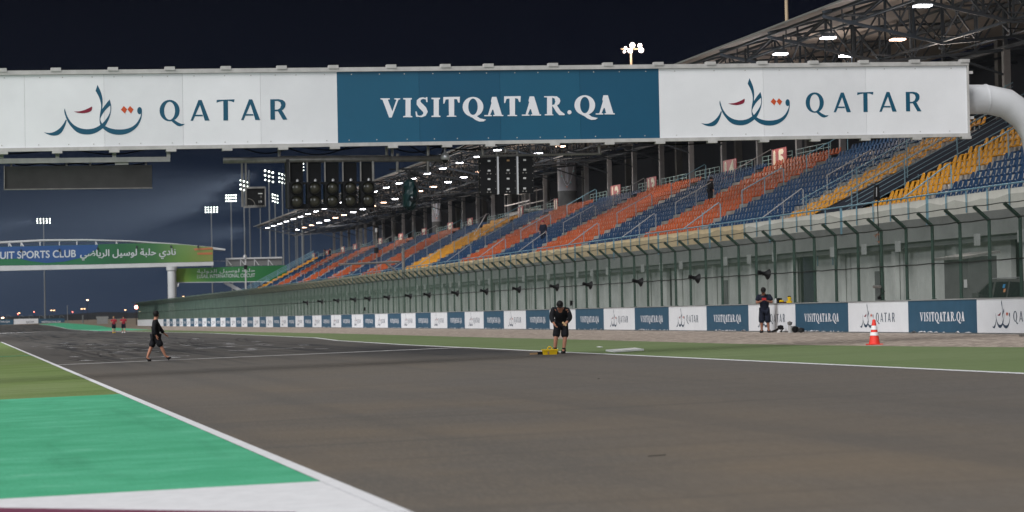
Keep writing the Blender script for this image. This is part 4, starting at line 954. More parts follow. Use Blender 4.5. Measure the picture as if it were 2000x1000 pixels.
# banner columns
for (a, b2, t0, b0, lb) in ((1090, 1127, 309, 373, 'tall curved pale banner with a thin light pattern beside the number 11 plate'), (843, 862, 378, 433, 'tall curved pale banner further along the stand beside the number 7 plate')):
    Xc = SX0 + 11.2; p = onX((a + b2) / 2, 400, Xc, SDL); yc_ = p.y; D_ = (p - Vector((0, 0, CAMH))).dot(fwd)
    rw = (b2 - a) / 2 * D_ / FPX
    zt_ = onX((a + b2) / 2, t0, Xc, SDL).z; zb_ = onX((a + b2) / 2, b0, Xc, SDL).z
    bc = empty('banner_column', (p.x, yc_, zt)); tag(bc, lb, 'banner')
    mb = MB(); mb.lathe((p.x, yc_, zb_), [(rw, 0), (rw, zt_ - zb_)], 24); mb.build('banner', mat('pale_banner_cloth', (0.30, 0.30, 0.33, 1), 0.6, noise=0.2, nscale=1.0), bc, smooth=True)
    mb = MB(); mb.lathe((p.x, yc_, zt - 0.2), [(rw * 0.98, 0), (rw * 0.98, zb_ - zt + 0.2)], 24); mb.build('base', m_concd, bc, smooth=True)
    h_ = zt_ - zb_
    def cyl(u, v): 
        a_ = R(-110) - u * 1.15 - R(20) + 0.35; a_ = math.atan2(-yc_, -p.x) + u * 1.25
        return (p.x + (rw + 0.015) * math.cos(a_), yc_ + (rw + 0.015) * math.sin(a_), zb_ + h_ * v)
    mb = MB()
    for pts, wd in (([(0.75 - 0.1 * q * 0.75, 0.15 + 0.75 * (1 - q / 10) ** 1.6) for q in range(11)], 0.03), ([(-0.75 + 0.1 * q * 0.75, 0.15 + 0.85 * (1 - q / 10) ** 1.6) for q in range(11)], 0.03), ([(0.05, 0.25), (0.08, 0.5), (0.02, 0.85)], 0.06), ([(-0.08, 0.3), (-0.05, 0.9)], 0.04)):
        mb.tube([cyl(*q) for q in pts], wd, 5)
    mb.build('pattern', mat('light_pattern_print', (0.62, 0.66, 0.76, 1), 0.5), bc)
    mb = MB()
    for q, (u, v) in enumerate(((0.74, 0.78), (0.6, 0.6), (-0.7, 0.85), (-0.45, 0.45), (-0.02, 0.12), (0.3, 0.25))): mb.lathe(cyl(u, v), [(0, -0.1), (0.09, 0), (0, 0.1)], 6, q % 2)
    mb.build('pattern_dots', [mat('salmon_print', (0.7, 0.3, 0.24, 1), 0.5), mat('aqua_print', (0.3, 0.62, 0.66, 1), 0.5)], bc)
# scaffold on the rear walkway
p = onX(1030, 400, SX0 + 10.9, SDL); sf = empty('scaffold_tower', (p.x, p.y, zt)); tag(sf, 'steel scaffold tower with plank deck and collapsed rails over the terrace', 'scaffold')
mb = MB()
ys_ = [onX(px, 400, SX0 + 10.9, SDL).y for px in (992, 1001, 1026, 1041)]
for y in ys_:
    for o_ in (10.6, 12.0): mb.tube([S(o_, y, zt), S(o_, y, zt + 3.2)], 0.05, 6)
for z_ in (0.9, 1.9, 3.0): mb.bar(S(10.6, ys_[0], zt + z_), S(10.6, ys_[-1], zt + z_), 0.08); mb.bar(S(12, ys_[0], zt + z_), S(12, ys_[-1], zt + z_), 0.08)
mb.build('scaffold_frame', m_galv, sf)
mb = MB(); mb.hexa([S(o, y, z) for o in (10.5, 12.1) for y in (ys_[0], ys_[-1]) for z in (zt + 1.0, zt + 1.12)]); mb.build('deck', m_tread, sf)
mb = MB()
for q in range(11): mb.tube([S(10.4 - 0.32 * q, ys_[0] - 1 + 0.5 * q, zt + 0.9 - 0.30 * q), S(9.6 - 0.32 * q, ys_[-1] + 1 + 0.4 * q, zt + 0.8 - 0.2 * q)], 0.03, 5)
mb.tube([S(8.9, ys_[0] + 1, zt + 1.2), S(7.2, ys_[0], zt - 1.3)], 0.05, 5)
mb.build('fallen_tubes', m_paper, sf)

# roof
RP = [(-0.35, 15.5), (2.5, 16.15), (6, 16.7), (12, 17.0), (20.3, 17.2)]
RY0, RY1 = 62.0, 404.0
mb = MB()
n = len(RP)
vs = [S(o, y, z + d) for d in (0, 0.10) for y in (RY0, RY1) for o, z in RP]
fs = [(i, i + 1, n + i + 1, n + i) for i in range(n - 1)]
mb.add(vs[:2 * n], fs, 0); mb.add(vs[2 * n:], fs, 1)
mb.add([vs[0], vs[n], vs[3 * n], vs[2 * n]], [(0, 1, 2, 3)], 1)
for q in (0, n): mb.add([vs[q + i] for i in range(n)] + [vs[2 * n + q + i] for i in range(n)], [(i, i + 1, n + i + 1, n + i) for i in range(n - 1)], 1)
mb.build('roof', [m_roof, m_rooft], gst)
def rzt(o):
    for (a, za), (b2, zb2) in zip(RP[:-1], RP[1:]):
        if a <= o <= b2: return za + (zb2 - za) * (o - a) / (b2 - a)
    return RP[-1][1]
def rzb(o): return 15.15 + (13.9 - 15.15) * (o + 0.35) / 5.85 if o < 5.5 else 13.9 + (14.5 - 13.9) * (o - 5.5) / 6.7
mb = MB(); y = 0.0
nodes = [-0.35, 1.2, 2.7, 4.1, 5.5, 7.2, 8.9, 10.6, 12.2]
for a, b2 in zip(nodes[:-1], nodes[1:]):
    mb.bar(S(a, y, rzb(a)), S(b2, y, rzb(b2)), 0.14); mb.bar(S(a, y, rzt(a) - 0.16), S(b2, y, rzt(b2) - 0.16), 0.12)
for i, a in enumerate(nodes[1:]): mb.bar(S(a, y, rzb(a)), S(a, y, rzt(a) - 0.18), 0.09)
for i in range(1, len(nodes) - 1):
    a, b2 = nodes[i], nodes[i + 1]
    if i % 2: mb.bar(S(a, y, rzb(a)), S(b2, y, rzt(b2) - 0.2), 0.08)
    else: mb.bar(S(a, y, rzt(a) - 0.2), S(b2, y, rzb(b2)), 0.08)
mb.bar(S(12.2, y, 14.5), S(20, y, 15.6), 0.14); mb.bar(S(12.2, y, 14.5), S(12.2, y, 16.8), 0.2); mb.bar(S(12.2, y, 13.2), S(9.2, y, 14.2), 0.1)
for i in range(0, 12, 3): mb.bar(S(0.6 + i, y + 0.0, rzt(0.6 + i) - 0.2), S(0.6 + i, y, rzt(0.6 + i) - 0.75 - 0.05 * i), 0.05)
tr0 = mb.build('roof_truss', m_truss, gst)
try_ = [63.9 + 9 * k for k in range(0, 38)]
tr0.location = Vector(tr0.location) + Vector((SDL * try_[0], try_[0], 0))
for y in try_[1:]:
    c = tr0.copy(); col.objects.link(c); c.parent = gst; c.location = (SDL * y, y, 0)
for o_, dz_, w_ in ((0.2, -0.22, 0.12), (2.7, -0.25, 0.12), (5.5, -0.28, 0.14), (8.9, -0.28, 0.12), (12.2, -0.3, 0.2), (5.5, None, 0.12), (1.2, None, 0.09), (12.2, None, 0.2), (9.0, None, 0.08)):
    z_ = rzt(o_) + dz_ if dz_ is not None else rzb(o_) + 0.1
    mb = MB(); mb.bar(S(o_, RY0 + 0.5, z_), S(o_, RY1 - 0.5, z_), w_); mb.build('purlin', m_truss, gst)
for o_ in (5.5, 1.2, 9.0):
    mb = MB(); ya_ = try_[0]; mb.bar(S(o_, ya_, rzb(o_) + 0.1), S(o_, ya_ + 4.5, rzt(o_) - 0.3), 0.07); mb.bar(S(o_, ya_ + 4.5, rzt(o_) - 0.3), S(o_, ya_ + 9, rzb(o_) + 0.1), 0.07); mb.bar(S(o_, ya_ + 4.5, rzb(o_) + 0.1), S(o_, ya_ + 4.5, rzt(o_) - 0.3), 0.05)
    mb.bar(S(o_ - 2, ya_ + 4.5, rzb(o_) - 0.1), S(o_ + 1.5, ya_ + 9, rzb(o_) + 0.3), 0.06)
    bo = mb.build('bracing', m_truss, gst)
    for k in range(1, 33):
        c = bo.copy(); col.objects.link(c); c.parent = gst; c.location = (SDL * 9 * k, 9 * k, 0)
# near bay brace seen past the gantry
rv = random.Random(6)
# lamps under the roof
ly0 = [onX(px, py, SX0, SDL) for px, py in ((1805, 12), (1620, 72), (1527, 103), (1453, 127))]
front = [p.y for p in ly0] + [141.6 + 8.7 * k for k in range(0, 29)]
lampp = None
for i, y in enumerate(front):
    if lampp is None:
        lampp = empty('roof_floodlight', (0, 0, 0))
        mb = MB()
        for q in range(3): mb.box(-0.45 + 0.12 * q, -0.05 + 0.12 * q, -0.62 + 0.42 * q, -0.24 + 0.42 * q, 0.0, 0.14)
        mb.tube([(0, 0, 0.12), (0, 0, 0.7)], 0.04, 6); mb.build('housing', m_dark, lampp)
        mb = MB()
        for q in range(3): mb.box(-0.47 + 0.12 * q, -0.03 + 0.12 * q, -0.64 + 0.42 * q, -0.22 + 0.42 * q, -0.05 + 0.04 * q, -0.002 + 0.04 * q)
        mb.build('lamp_glass', m_lit, lampp); lm = tree_map(lampp); o = lampp
    else: o = copy_tree(lampp, None, lm)
    z_ = 14.1 + 0.0022 * (y - 105); o.location = S(0.1, y, z_); o.scale = (1.35, 1.2, 1.4) if y < 150 else (1.0, 0.9, 0.9)
    tag(o, 'triple white floodlight under the front edge of the roof, %s from the near end' % ordn(i + 1), 'floodlight', 'floodlights along the front edge of the roof')
single = None
back_ = [onX(px, py, SX0 + 5.2, SDL) for px, py in ((1753, 76), (1653, 107))]
yb3 = [p.y for p in back_] + [onX(1508, 71 + 285, SX0 + 5.2, SDL).y * 0 + back_[1].y + 9 * k for k in range(2, 30)]
for i, y in enumerate(yb3):
    warm = i % 4 in (0, 3)
    if i < 2 or True:
        if single is None:
            single = {}
        if warm not in single:
            e_ = empty('roof_lamp', (0, 0, 0)); mb = MB(); mb.box(-0.3, 0.3, -0.28, 0.28, 0.0, 0.16); mb.tube([(0, 0, 0.15), (0, 0, 0.9)], 0.03, 6); mb.build('housing', m_dark, e_)
            mb = MB(); mb.box(-0.32, 0.32, -0.3, 0.3, -0.07, -0.002); mb.build('lamp_glass', m_litw if warm else m_lit, e_); single[warm] = (e_, tree_map(e_)); o = e_
        else: o = copy_tree(single[warm][0], None, single[warm][1])
        o.location = S(5.2, y, back_[0].z + 0.0 * y)
        tag(o, ('warm' if warm else 'cool white') + ' single lamp in second line under the roof, %s from the near end' % ordn(i + 1), 'lamp', 'second line of lamps under the roof')
for y in (95, 115, 135, 157, 180, 205, 232, 260, 290, 322, 355, 388):
    lamp('POINT', 'roof_lamp_light', S(1.5, y, 12.4), S(6, y, 0), 330 if y < 170 else 520, 1.2, (0.95, 0.96, 1.0))
    lamp('POINT', 'roof_lamp_light', S(6.8, y + 5, 12.9), S(6, y, 0), 700, 1.2, (1.0, 0.86, 0.76))

# ground floor of the stand behind the fence
gs_ = g(41, 100) 
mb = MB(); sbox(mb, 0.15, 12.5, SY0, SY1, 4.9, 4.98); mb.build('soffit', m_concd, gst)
mb = MB()
y = 63.0; rw_ = random.Random(12)
k = 0
while y < SY1:
    L_ = 7.2 if k % 3 else 5.0
    sbox(mb, 0.7, 0.9, y, min(y + L_, SY1), gs_ - 0.4, 4.9 - (0.0 if k % 2 else 0.7)); 
    for q in range(1, 3): sbox(mb, 0.68, 0.7, y + L_ * q / 3 - 0.04, y + L_ * q / 3 + 0.04, gs_, 4.2)
    y += L_ + (1.2 if k % 4 == 0 else 0.25); k += 1
mb.build('ground_floor_wall', m_wallg, gst)
mb = MB(); sbox(mb, 1.3, 1.5, SY0, SY1, gs_ - 0.4, 4.9); mb.build('inner_wall', m_beam, gst)
y = 65.2; k = 0
while y < SY1:
    mb = MB(); sbox(mb, 0.45, 0.66, y, y + 0.45, gs_ - 0.3, 4.89); mb.build('pillar', m_wallg, gst); y += 7.6; k += 1
y = 90.0; k = 0
while y < 330:
    mb = MB(); sbox(mb, -0.12, -0.001, y, y + 0.40, 3.95, 4.42); mb.build('junction_box', m_conc, gst); y += (4.6, 4.6, 9.5)[k % 3]; k += 1
mb = MB(); sbox(mb, 0.2, 0.5, SY0, SY1, 4.1, 4.32); mb.build('ceiling_beam', m_beam, gst)
for yy in (113.0, 139.0):
    mb = MB(); sbox(mb, 0.62, 0.68, yy, yy + 1.1, gs_ - 0.2, 3.2); mb.build('door', m_concd, gst)
tag(flat_sheet('service_road', [(XB + 0.4, 20), (XB + 0.4, 480), (60, 480), (60, 20)], 0.002, m_concd), kind='structure')

# ------------------------------------------------------------------ far structures
BRY = 430.0
def B(px, py, d=0.0): return onY(px, py, BRY + d)
br = empty('banner_bridge', B(336, 600)); tag(br, 'white arched footbridge with a blue and green sports club banner over the track', 'bridge')
def grad(name, pts, axis=0):
    m, t, b, co = base(name, 0.6); s = t.nodes.new('ShaderNodeSeparateXYZ'); t.links.new(co, s.inputs[0])
    r = t.nodes.new('ShaderNodeValToRGB'); x0, x1 = pts[0][0], pts[-1][0]
    t.links.new(rng(t, s.outputs[axis], x0, x1), r.inputs[0]); e = r.color_ramp.elements
    e[0].position = 0; e[0].color = pts[0][1]; e[1].position = 1; e[1].color = pts[-1][1]
    for x, c in pts[1:-1]: q = e.new((x - x0) / (x1 - x0)); q.color = c
    t.links.new(r.outputs[0], b.inputs['Base Color']); return m
ox = br.location.x
xx = lambda px, py=500: B(px, py).x - ox
top = [(-120, 492), (-60, 487), (0, 482), (100, 479.5), (189, 477.5), (241, 475.5), (305, 475), (360, 478), (416, 483)]
bot = [(416, 510.8), (168, 516.6), (0, 518.7), (-120, 519)]
m_b1 = grad('green_banner_print', [(xx(150), (0.020, 0.13, 0.055, 1)), (xx(230), (0.016, 0.098, 0.035, 1)), (xx(300), (0.034, 0.13, 0.036, 1)), (xx(360), (0.12, 0.22, 0.05, 1)), (xx(414), (0.21, 0.235, 0.07, 1))])
mb = MB(); mb.prism([B(*p) for p in top + bot][::1], (0, 0.3, 0)); mb.build('banner', m_b1, br)
mb = MB(); bl = [(-120, 492), (0, 482.3), (100, 479.8), (192, 477.8), (189, 487), (160, 503), (125, 511), (90, 513.5), (60, 510), (37, 505), (0, 506), (-60, 516), (-120, 517)]
mb.poly([bl], lambda u, v: B(u, v, -0.03)); mb.build('blue_field', m_blu, br)
mb = MB()
mb.poly([[(378, 485.5), (415, 483.4), (415, 487), (380, 489)]], lambda u, v: B(u, v, -0.04)); mb.poly([[(385, 493.6), (415, 493), (415, 497), (386, 497.5)]], lambda u, v: B(u, v, -0.04)); mb.build('orange_bars', m_orb, br)
def tex(mb, s, x0, x1, yb0, yb1, yt0, m=0, d=-0.06, Yp_=B, bold=0):
    # x0..x1 pixel span, baseline runs yb0..yb1, text height taken up to yt0 above
    def fn(u, v, k=0):
        q = (u - x0) / (x1 - x0); y = yb0 + (yb1 - yb0) * q - v
        return Yp_(u, y, d - k * 2)
    text_on(mb, s, fn, x0, x1, 0, yt0, m, bold)
mb = MB(); tex(mb, 'CIRCUIT SPORTS CLUB', -42, 148, 507, 502, 14, bold=0.3); mb.build('lettering', m_ltext, br)
mb = MB(); tex(mb, '\ufef2\ufebf\ufe8e\ufef3\ufeae\ufedf\ufe8d \ufede\ufef4\ufeb3\ufeee\ufedf \ufe94\ufe92\ufee0\ufea3 \ufef1\ufea9\ufe8e\ufee7', 157, 343, 508.5, 505, 20.5, bold=0.35); mb.build('arabic_lettering', m_ltext, br)
mb = MB(); mb.prism([B(-120, 519.5), B(0, 519.2), B(168, 517), B(417, 511.2), B(417, 518.5), B(168, 525), B(0, 529), B(-120, 531)], (0, 3.0, 0)); mb.build('deck_beam', m_bridge, br)
arc = [(-120, 482), (-60, 476), (0, 471.5), (84, 467.3), (168, 467), (252, 469.5), (336, 475), (416, 482.5), (440, 486), (440, 489), (416, 487), (336, 477.5), (252, 471.5), (168, 469.5), (84, 470.5), (0, 475), (-60, 480), (-120, 486)]
mb = MB(); mb.prism([B(u, v, 0.5) for u, v in arc], (0, 4.0, 0)); mb.build('arched_roof', m_bridge, br)
for px in (-20, 17, 41, 78, 116, 150, 187, 227):
    mb = MB(); mb.bar(B(px, 483, 0.6), B(px, 471, 0.6), 0.16); 
    if px % 2: mb.bar(B(px + 6, 483, 0.6), B(px, 473, 0.6), 0.2)
    mb.build('roof_strut', m_bridge, br)
mb = MB()
for px, py in ((41, 490), (116, 489), (191, 486), (267, 483), (334, 482), (387, 482)): mb.lathe(tuple(B(px, py, -0.3)), [(0.0, 0.25), (0.14, 0.2), (0.16, -0.15), (0, -0.2)], 8)
mb.build('banner_lamps', m_dark, br)
pc = B(336.5, 583); 
mb = MB(); zt_ = B(336.5, 521).z; mb.lathe((pc.x, BRY, g(33, BRY)), [(0.70, 0), (0.70, zt_ - 0.7 - g(33, BRY)), (0.85, zt_ - 0.55 - g(33, BRY)), (0.9, zt_ - g(33, BRY)), (0, zt_ - g(33, BRY))], 20); mb.build('pillar', m_bridge, br, smooth=False)
mb = MB(); mb.prism([B(341, 553), B(350, 553), B(349, 559), (B(341, 563))], (0, 1, 0)); mb.build('corbel', m_bridge, br)
# second board
b2_ = empty('circuit_name_board', B(443, 551, 1.5)); tag(b2_, 'green gradient board with the circuit name in Arabic and English beside the bridge', 'sign board')
C_ = lambda u, v, d=0.0: onY(u, v, BRY + 1.5 + d)
ox2 = b2_.location.x
m_b2 = grad('green_board_print', [(C_(341, 540).x - ox2, (0.26, 0.36, 0.06, 1)), (C_(375, 540).x - ox2, (0.12, 0.27, 0.05, 1)), (C_(420, 540).x - ox2, (0.045, 0.19, 0.06, 1)), (C_(545, 540).x - ox2, (0.015, 0.12, 0.035, 1))])
mb = MB(); mb.prism([C_(341, 524.5), C_(560, 518), C_(560, 549), C_(341, 551.3)], (0, 0.4, 0)); mb.build('board', m_b2, b2_)
mb = MB(); tex(mb, 'LUSAIL INTERNATIONAL CIRCUIT', 385, 498, 543.4, 541.2, 7.2, 0, -0.05, C_, 0.06); mb.build('lettering', m_ltext, b2_)
mb = MB(); tex(mb, '\ufe94\ufef4\ufedf\ufeed\ufeaa\ufedf\ufe8d \ufede\ufef4\ufeb3\ufeee\ufedf \ufe94\ufe92\ufee0\ufea3', 385, 498, 535, 533, 9.0, 0, -0.05, C_, 0.05); mb.build('arabic_lettering', m_ltext, b2_)
mb = MB(); mb.bar(C_(341, 551.9), C_(560, 549.6), 0.12); mb.build('bottom_trim', m_bridge, b2_)
mb = MB(); mb.prism([C_(441, 507, .5), C_(551, 504.5, .5), C_(551, 517.5, .5), C_(441, 520.5, .5)], (0, 0.3, 0)); mb.build('rear_parapet', mat('grey_parapet', (0.15, 0.15, 0.15, 1), 0.7), b2_)
mb = MB(); mb.bar(C_(441, 505.5, 0.4), C_(551, 503, 0.4), 0.25)
for px in (443, 470, 497, 524): mb.bar(C_(px, 506, 0.4), C_(px, 519, 0.4), 0.12); mb.bar(C_(px + 1, 508, 0.4), C_(px + 9, 518, 0.4), 0.12)
mb.bar(C_(402, 509.5, 0.4), C_(441, 510, 0.4), 0.06)
mb.build('roof_frame', m_bridge, b2_)
mb = MB(); mb.bar(C_(438, 551, 1), C_(482, 574, 1), 0.75, 0.5); mb.build('brace', m_bridge, b2_)

# floodlight masts far down the circuit
def mast(px, py, rows, cols, wpx, hpx, hz=31.0, cant=0.0, side=0.0, i=0, hidden=False):
    r = ray(px, py); p = r * ((hz - CAMH) / r.z); D_ = p.dot(fwd); k = D_ / FPX; x, y = p.x, p.y; z0 = g(x, y); zc = hz
    o = empty('floodlight_mast', (x, y, z0))
    mb = MB(); mb.tube([(x, y, z0), (x, y, zc - hpx * k * 0.5)], [0.15, 0.13] if hidden else [0.24, 0.12], 8); mb.build('pole', m_poled if hidden else m_pole, o)
    if hidden: return o
    W, H = wpx * k, hpx * k
    mb = MB()
    for r_ in range(rows):
        z = zc + H * (0.5 - r_ / max(1, rows - 1)); mb.bar((x - W / 2, y + side * W, z), (x + W / 2, y - side * W, z), 0.12)
    mb.bar((x, y, zc - H * 0.7), (x, y, zc + H * 0.6), 0.25)
    mb.build('head_frame', m_dark, o)
    mb = MB(); rr = random.Random(i + 40)
    for r_ in range(rows):
        z = zc + H * (0.5 - r_ / max(1, rows - 1))
        for c in range(cols):
            f_ = (c / (cols - 1) - 0.5) if cols > 1 else 0
            s = min(W / cols, H / rows) * 0.38 * rr.uniform(0.8, 1.1)
            cx_ = x + f_ * W; cy_ = y - f_ * W * side * 2 - 0.4; cz_ = z + cant * f_ * H - 0.1
            mb.lathe((cx_, cy_, cz_), [(0, -0.1), (s, 0.0), (s * 0.8, 0.3), (0, 0.35)], 10, axis='y')
            mb.v = mb.v
    mb.build('lamp_glass', m_litg, o)
    return o
MS = [(85, 431, 3, 5, 24, 8, 'far floodlight mast standing alone above the arched bridge'), (412.5, 409, 3, 5, 22, 9, 'floodlight mast left of the number box, lowest of the row'), (451, 386.5, 3, 5, 18, 11, 'floodlight mast just left of the number box'), (476, 362, 3, 3, 12, 17, 'floodlight mast seen between the twin hanger tubes'), (525, 343.5, 3, 3, 14, 18, 'tall floodlight mast right of the number box'), (551, 348, 3, 3, 11, 16, 'floodlight mast close left of the start lamps'), (537, 387, 3, 3, 9, 13, 'floodlight mast with lower head left of the start lamps'), (588, 324, 3, 3, 8, 13, 'floodlight mast glowing behind the first start lamp column'), (508, 404, 1, 2, 8, 4, 'floodlight mast whose head shows under the number box')]
for i, (px, py, rows, cols, wp, hp_, lb) in enumerate(MS):
    o = mast(px, py, rows, cols, wp, hp_, 31, side=0.3 if cols == 3 else 0.1, cant=-0.25 if cols == 3 else 0, i=i); tag(o, lb, 'floodlight mast', 'floodlight masts')
for i, (px, py) in enumerate(((486, 330), (563, 380), (576, 400), (592, 410), (606, 420), (578, 330))):
    o = mast(px, py, 0, 0, 4, 4, 30, hidden=True); tag(o, 'thin bare mast pole behind the far stand end, %s from the left' % ordn(i + 1), 'mast', 'bare masts behind the stand')
# warm floodlight behind the stand and the near pole beside the roof
p = onY(1232, 98, 330.0); o = empty('floodlight_mast', (p.x, p.y, 2)); tag(o, 'warm floodlight cluster on a pole rising behind the teal panel', 'floodlight mast')
mb = MB(); mb.tube([(p.x, p.y, 1.5), (p.x, p.y, p.z + 0.3)], 0.14, 8); mb.build('pole', m_polew, o)
mb = MB()
for dx, dz, w_ in ((-0.8, 0.35, 0.5), (0.1, 0.85, 0.95), (1.1, 0.8, 0.75), (-0.95, -0.35, 0.45), (-0.2, -0.15, 0.85), (1.25, -0.05, 0.95)):
    mb.lathe((p.x + dx, p.y - 0.5, p.z + dz * 0.7), [(0, -0.12), (w_ * 0.36, 0), (w_ * 0.30, 0.3), (0, 0.4)], 12, axis='y')
    mb.v = mb.v[:]
mb.build('lamp_glass', m_litp, o)
mb = MB(); mb.bar((p.x - 1.3, p.y, p.z + 0.15), (p.x + 1.4, p.y, p.z + 0.15), 0.12); mb.bar((p.x, p.y - 0.6, p.z), (p.x, p.y + 0.6, p.z), 0.12); mb.build('crossarm', m_polew, o)
lamp('POINT', 'mast_glow', (p.x, p.y - 1.5, p.z - 0.5), (0, 0, 0), 400, 0.5, (1, 0.8, 0.65))
p = onY(1537, 60, 250.0); o = empty('floodlight_mast', (p.x, p.y, 2)); tag(o, 'pale floodlight pole rising out of the picture behind the roof edge', 'floodlight mast')
mb = MB(); mb.tube([(p.x, p.y, 1.5), (p.x, p.y, p.z + 12)], [0.2, 0.15], 8); mb.build('pole', m_polew, o)
mb = MB(); mb.box(p.x - 2, p.x + 2, p.y - 0.3, p.y + 0.3, p.z + 11, p.z + 12.5); mb.build('lamp_head', m_dark, o)

# distance: boards, street lamps, low buildings
BD = 690.0
def D(px, py, d=0.0): return onY(px, py, BD + d)
for i, (a, b2, t0, t1, teal, lb) in enumerate(((-60, 26.5, 624.2, 623.8, 1, 'far blue advertising board cut by the picture edge'), (27, 74.5, 623, 622.2, 0, 'far white advertising board between two blue ones'), (75, 126, 622.8, 621.6, 1, 'far blue advertising board at the end of the sand'))):
    o = empty('advertising_board', tuple(D((a + b2) / 2, 634))); tag(o, lb, 'advertising board', 'advertising boards at the far bend')
    mb = MB(); zb = g(D(a, 634).x, BD) - 0.1
    A, B_ = D(a, t0), D(b2, t1); mb.prism([(A.x, BD, zb), (B_.x, BD, zb), (B_.x, BD, B_.z), (A.x, BD, A.z)], (0, 0.3, 0)); mb.build('board', m_bteal if teal else m_bwhite, o)
    mb = MB()
    if teal: tex(mb, 'VISITQATAR.QA', a + 6 if i else -24, b2 - 7, 631.3, 630.6, 4.2, 0, -0.05, D, 0.1); mb.build('lettering', m_letter, o)
    else: tex(mb, 'QATAR', a + 24, b2 - 8, 631.5, 631, 4.2, 0, -0.05, D); mb.build('lettering', m_bdark, o)
SLM = [(170.5, 586, 'w'), (102, 606.2, 'o'), (161.5, 603.3, 'o'), (39.5, 611.3, 'o'), (34.5, 613.2, 'r'), (66.5, 609, 'r'), (141.5, 609.3, 'r'), (246.5, 605.5, 'o'), (359.5, 579, 'o'), (272, 608.3, 'w'), (5, 620.5, 'w')]
names_ = ['tall pale street lamp above the sand', 'amber street lamp at left with twin glow', 'amber street lamp below the tall pale one', 'small orange lamp near the picture edge', 'tiny red beacon near the picture edge', 'pinkish red beacon by the mast foot', 'dim reddish lamp between the amber ones', 'amber lamp left of the red glowing beacon', 'amber lamp beside the bridge pillar', 'pale lamp low beside the fence end', 'pale lamp over the blue board at the edge']
for i, (px, py, k) in enumerate(SLM):
    Yl = 900.0 if px > 20 else 720.0; p = onY(px, py, Yl); o = empty('street_lamp', (p.x, p.y, g(p.x, p.y))); tag(o, names_[i], 'street lamp', 'lamps in the far distance')
    mb = MB(); mb.tube([(p.x, p.y, g(p.x, p.y)), (p.x, p.y, p.z + 0.2)], 0.07, 6); mb.build('pole', m_dark, o)
    mm = {'o': m_lito, 'r': m_litr, 'w': m_litw}[k]; s = {'o': 0.34, 'r': 0.16, 'w': 0.4}[k]
    mb = MB(); mb.lathe((p.x - (0.3 if k == 'o' else 0), p.y - 0.2, p.z), [(0, -0.2), (s, -0.05), (s, 0.05), (0, 0.15)], 8)
    if k == 'o' and i in (1, 2): mb.lathe((p.x + 0.6, p.y - 0.2, p.z), [(0, -0.2), (s, -0.05), (s, 0.05), (0, 0.15)], 8)
    mb.build('lamp_glass', mm, o)
p = onY(266, 600, 500.0); o = empty('signal_beacon', (p.x, p.y, g(p.x, p.y))); tag(o, 'red glowing signal light on a pole at the far fence end', 'beacon')
mb = MB(); mb.tube([(p.x, p.y, g(p.x, p.y)), (p.x, p.y, p.z)], 0.07, 6); mb.bar((p.x - 0.9, p.y, p.z + 0.85), (p.x + 1.2, p.y, p.z + 0.8), 0.15, 0.08); mb.build('pole', m_dark, o)
mb = MB(); mb.lathe((p.x, p.y - 0.3, p.z), [(0, -0.15), (0.36, 0), (0.3, 0.2), (0, 0.25)], 12, axis='y'); mb.build('lamp_glass', mat('red_hot_glass', (1, 1, 1, 1), 0.5, emit=(1, 0.33, 0.22, 1), es=6), o)
lamp('POINT', 'beacon_glow', (p.x - 0.3, p.y - 1.2, p.z), (0, 0, 0), 120, 0.3, (1, 0.3, 0.2))
for (px, t0, b0, Y_, wd, nm, lb) in ((131.5, 597, 628, 640, 0.18, 'pole', 'thin pale pole standing on the far sand left'), (161.5, 616, 628, 600, 0.30, 'bollard', 'short pale post on the far sand')):
    p = onY(px, t0, Y_); mb = MB(); mb.tube([(p.x, Y_, g(p.x, Y_)), (p.x, Y_, p.z)], wd / 2, 6); mb.bar((p.x - 0.1, Y_, p.z), (p.x + 0.25, Y_, p.z), 0.12); tag(mb.build(nm, m_pole, origin=(p.x, Y_, g(p.x, Y_))), lb, nm)
p = onY(200, 620, 560.0); mb = MB(); mb.box(p.x - 1.25, p.x + 1.25, 560, 561, p.z - 0.25, p.z + 0.2); mb.box(p.x - 1.1, p.x + 1.1, 560, 561, g(p.x, 560) - 0.1, p.z - 0.26); tag(mb.build('low_shelter', m_conc, origin=(p.x, 560, 1)), 'small low grey shelter on the sand behind the two red shirted people', 'shelter')
for i, px in enumerate((13, 38, 57, 77, 97, 117)):
    p = onY(px, 616 + (i % 2), 695.0); z_ = g(p.x, 695); mb = MB(); mb.tube([(p.x, 695, z_), (p.x, 695, p.z), (p.x + 0.5, 695, p.z + 0.1), (p.x + 1.1, 695, p.z - 0.35)], 0.06, 5)
    tag(mb.build('bent_lamp', m_pole, origin=(p.x, 695, z_)), 'small bent unlit lamp over the far boards, %s from the left' % ordn(i + 1), 'lamp', 'bent lamps over the far boards')
# distant dark plain rising beyond the circuit
mb = MB(); pts = []
rr = random.Random(2)
for i in range(60):
    x = -900 + i * 40; h = 2.0 + rr.uniform(0, 3.5); pts.append((x, h))
vs = []
for x, h in pts: vs += [(x, 1900, 0), (x, 1900, 3 + h), (x, 2100, 3 + h), (x, 2100, 0)]
fs = []
for i in range(59):
    for q in range(3): fs.append((4 * i + q, 4 * i + q + 1, 4 * i + 5 + q, 4 * i + 4 + q))
tag(mb.add(vs, fs).build('far_terrain', mat('far_dark_plain', (0.03, 0.032, 0.036, 1), 0.9)), kind='structure')

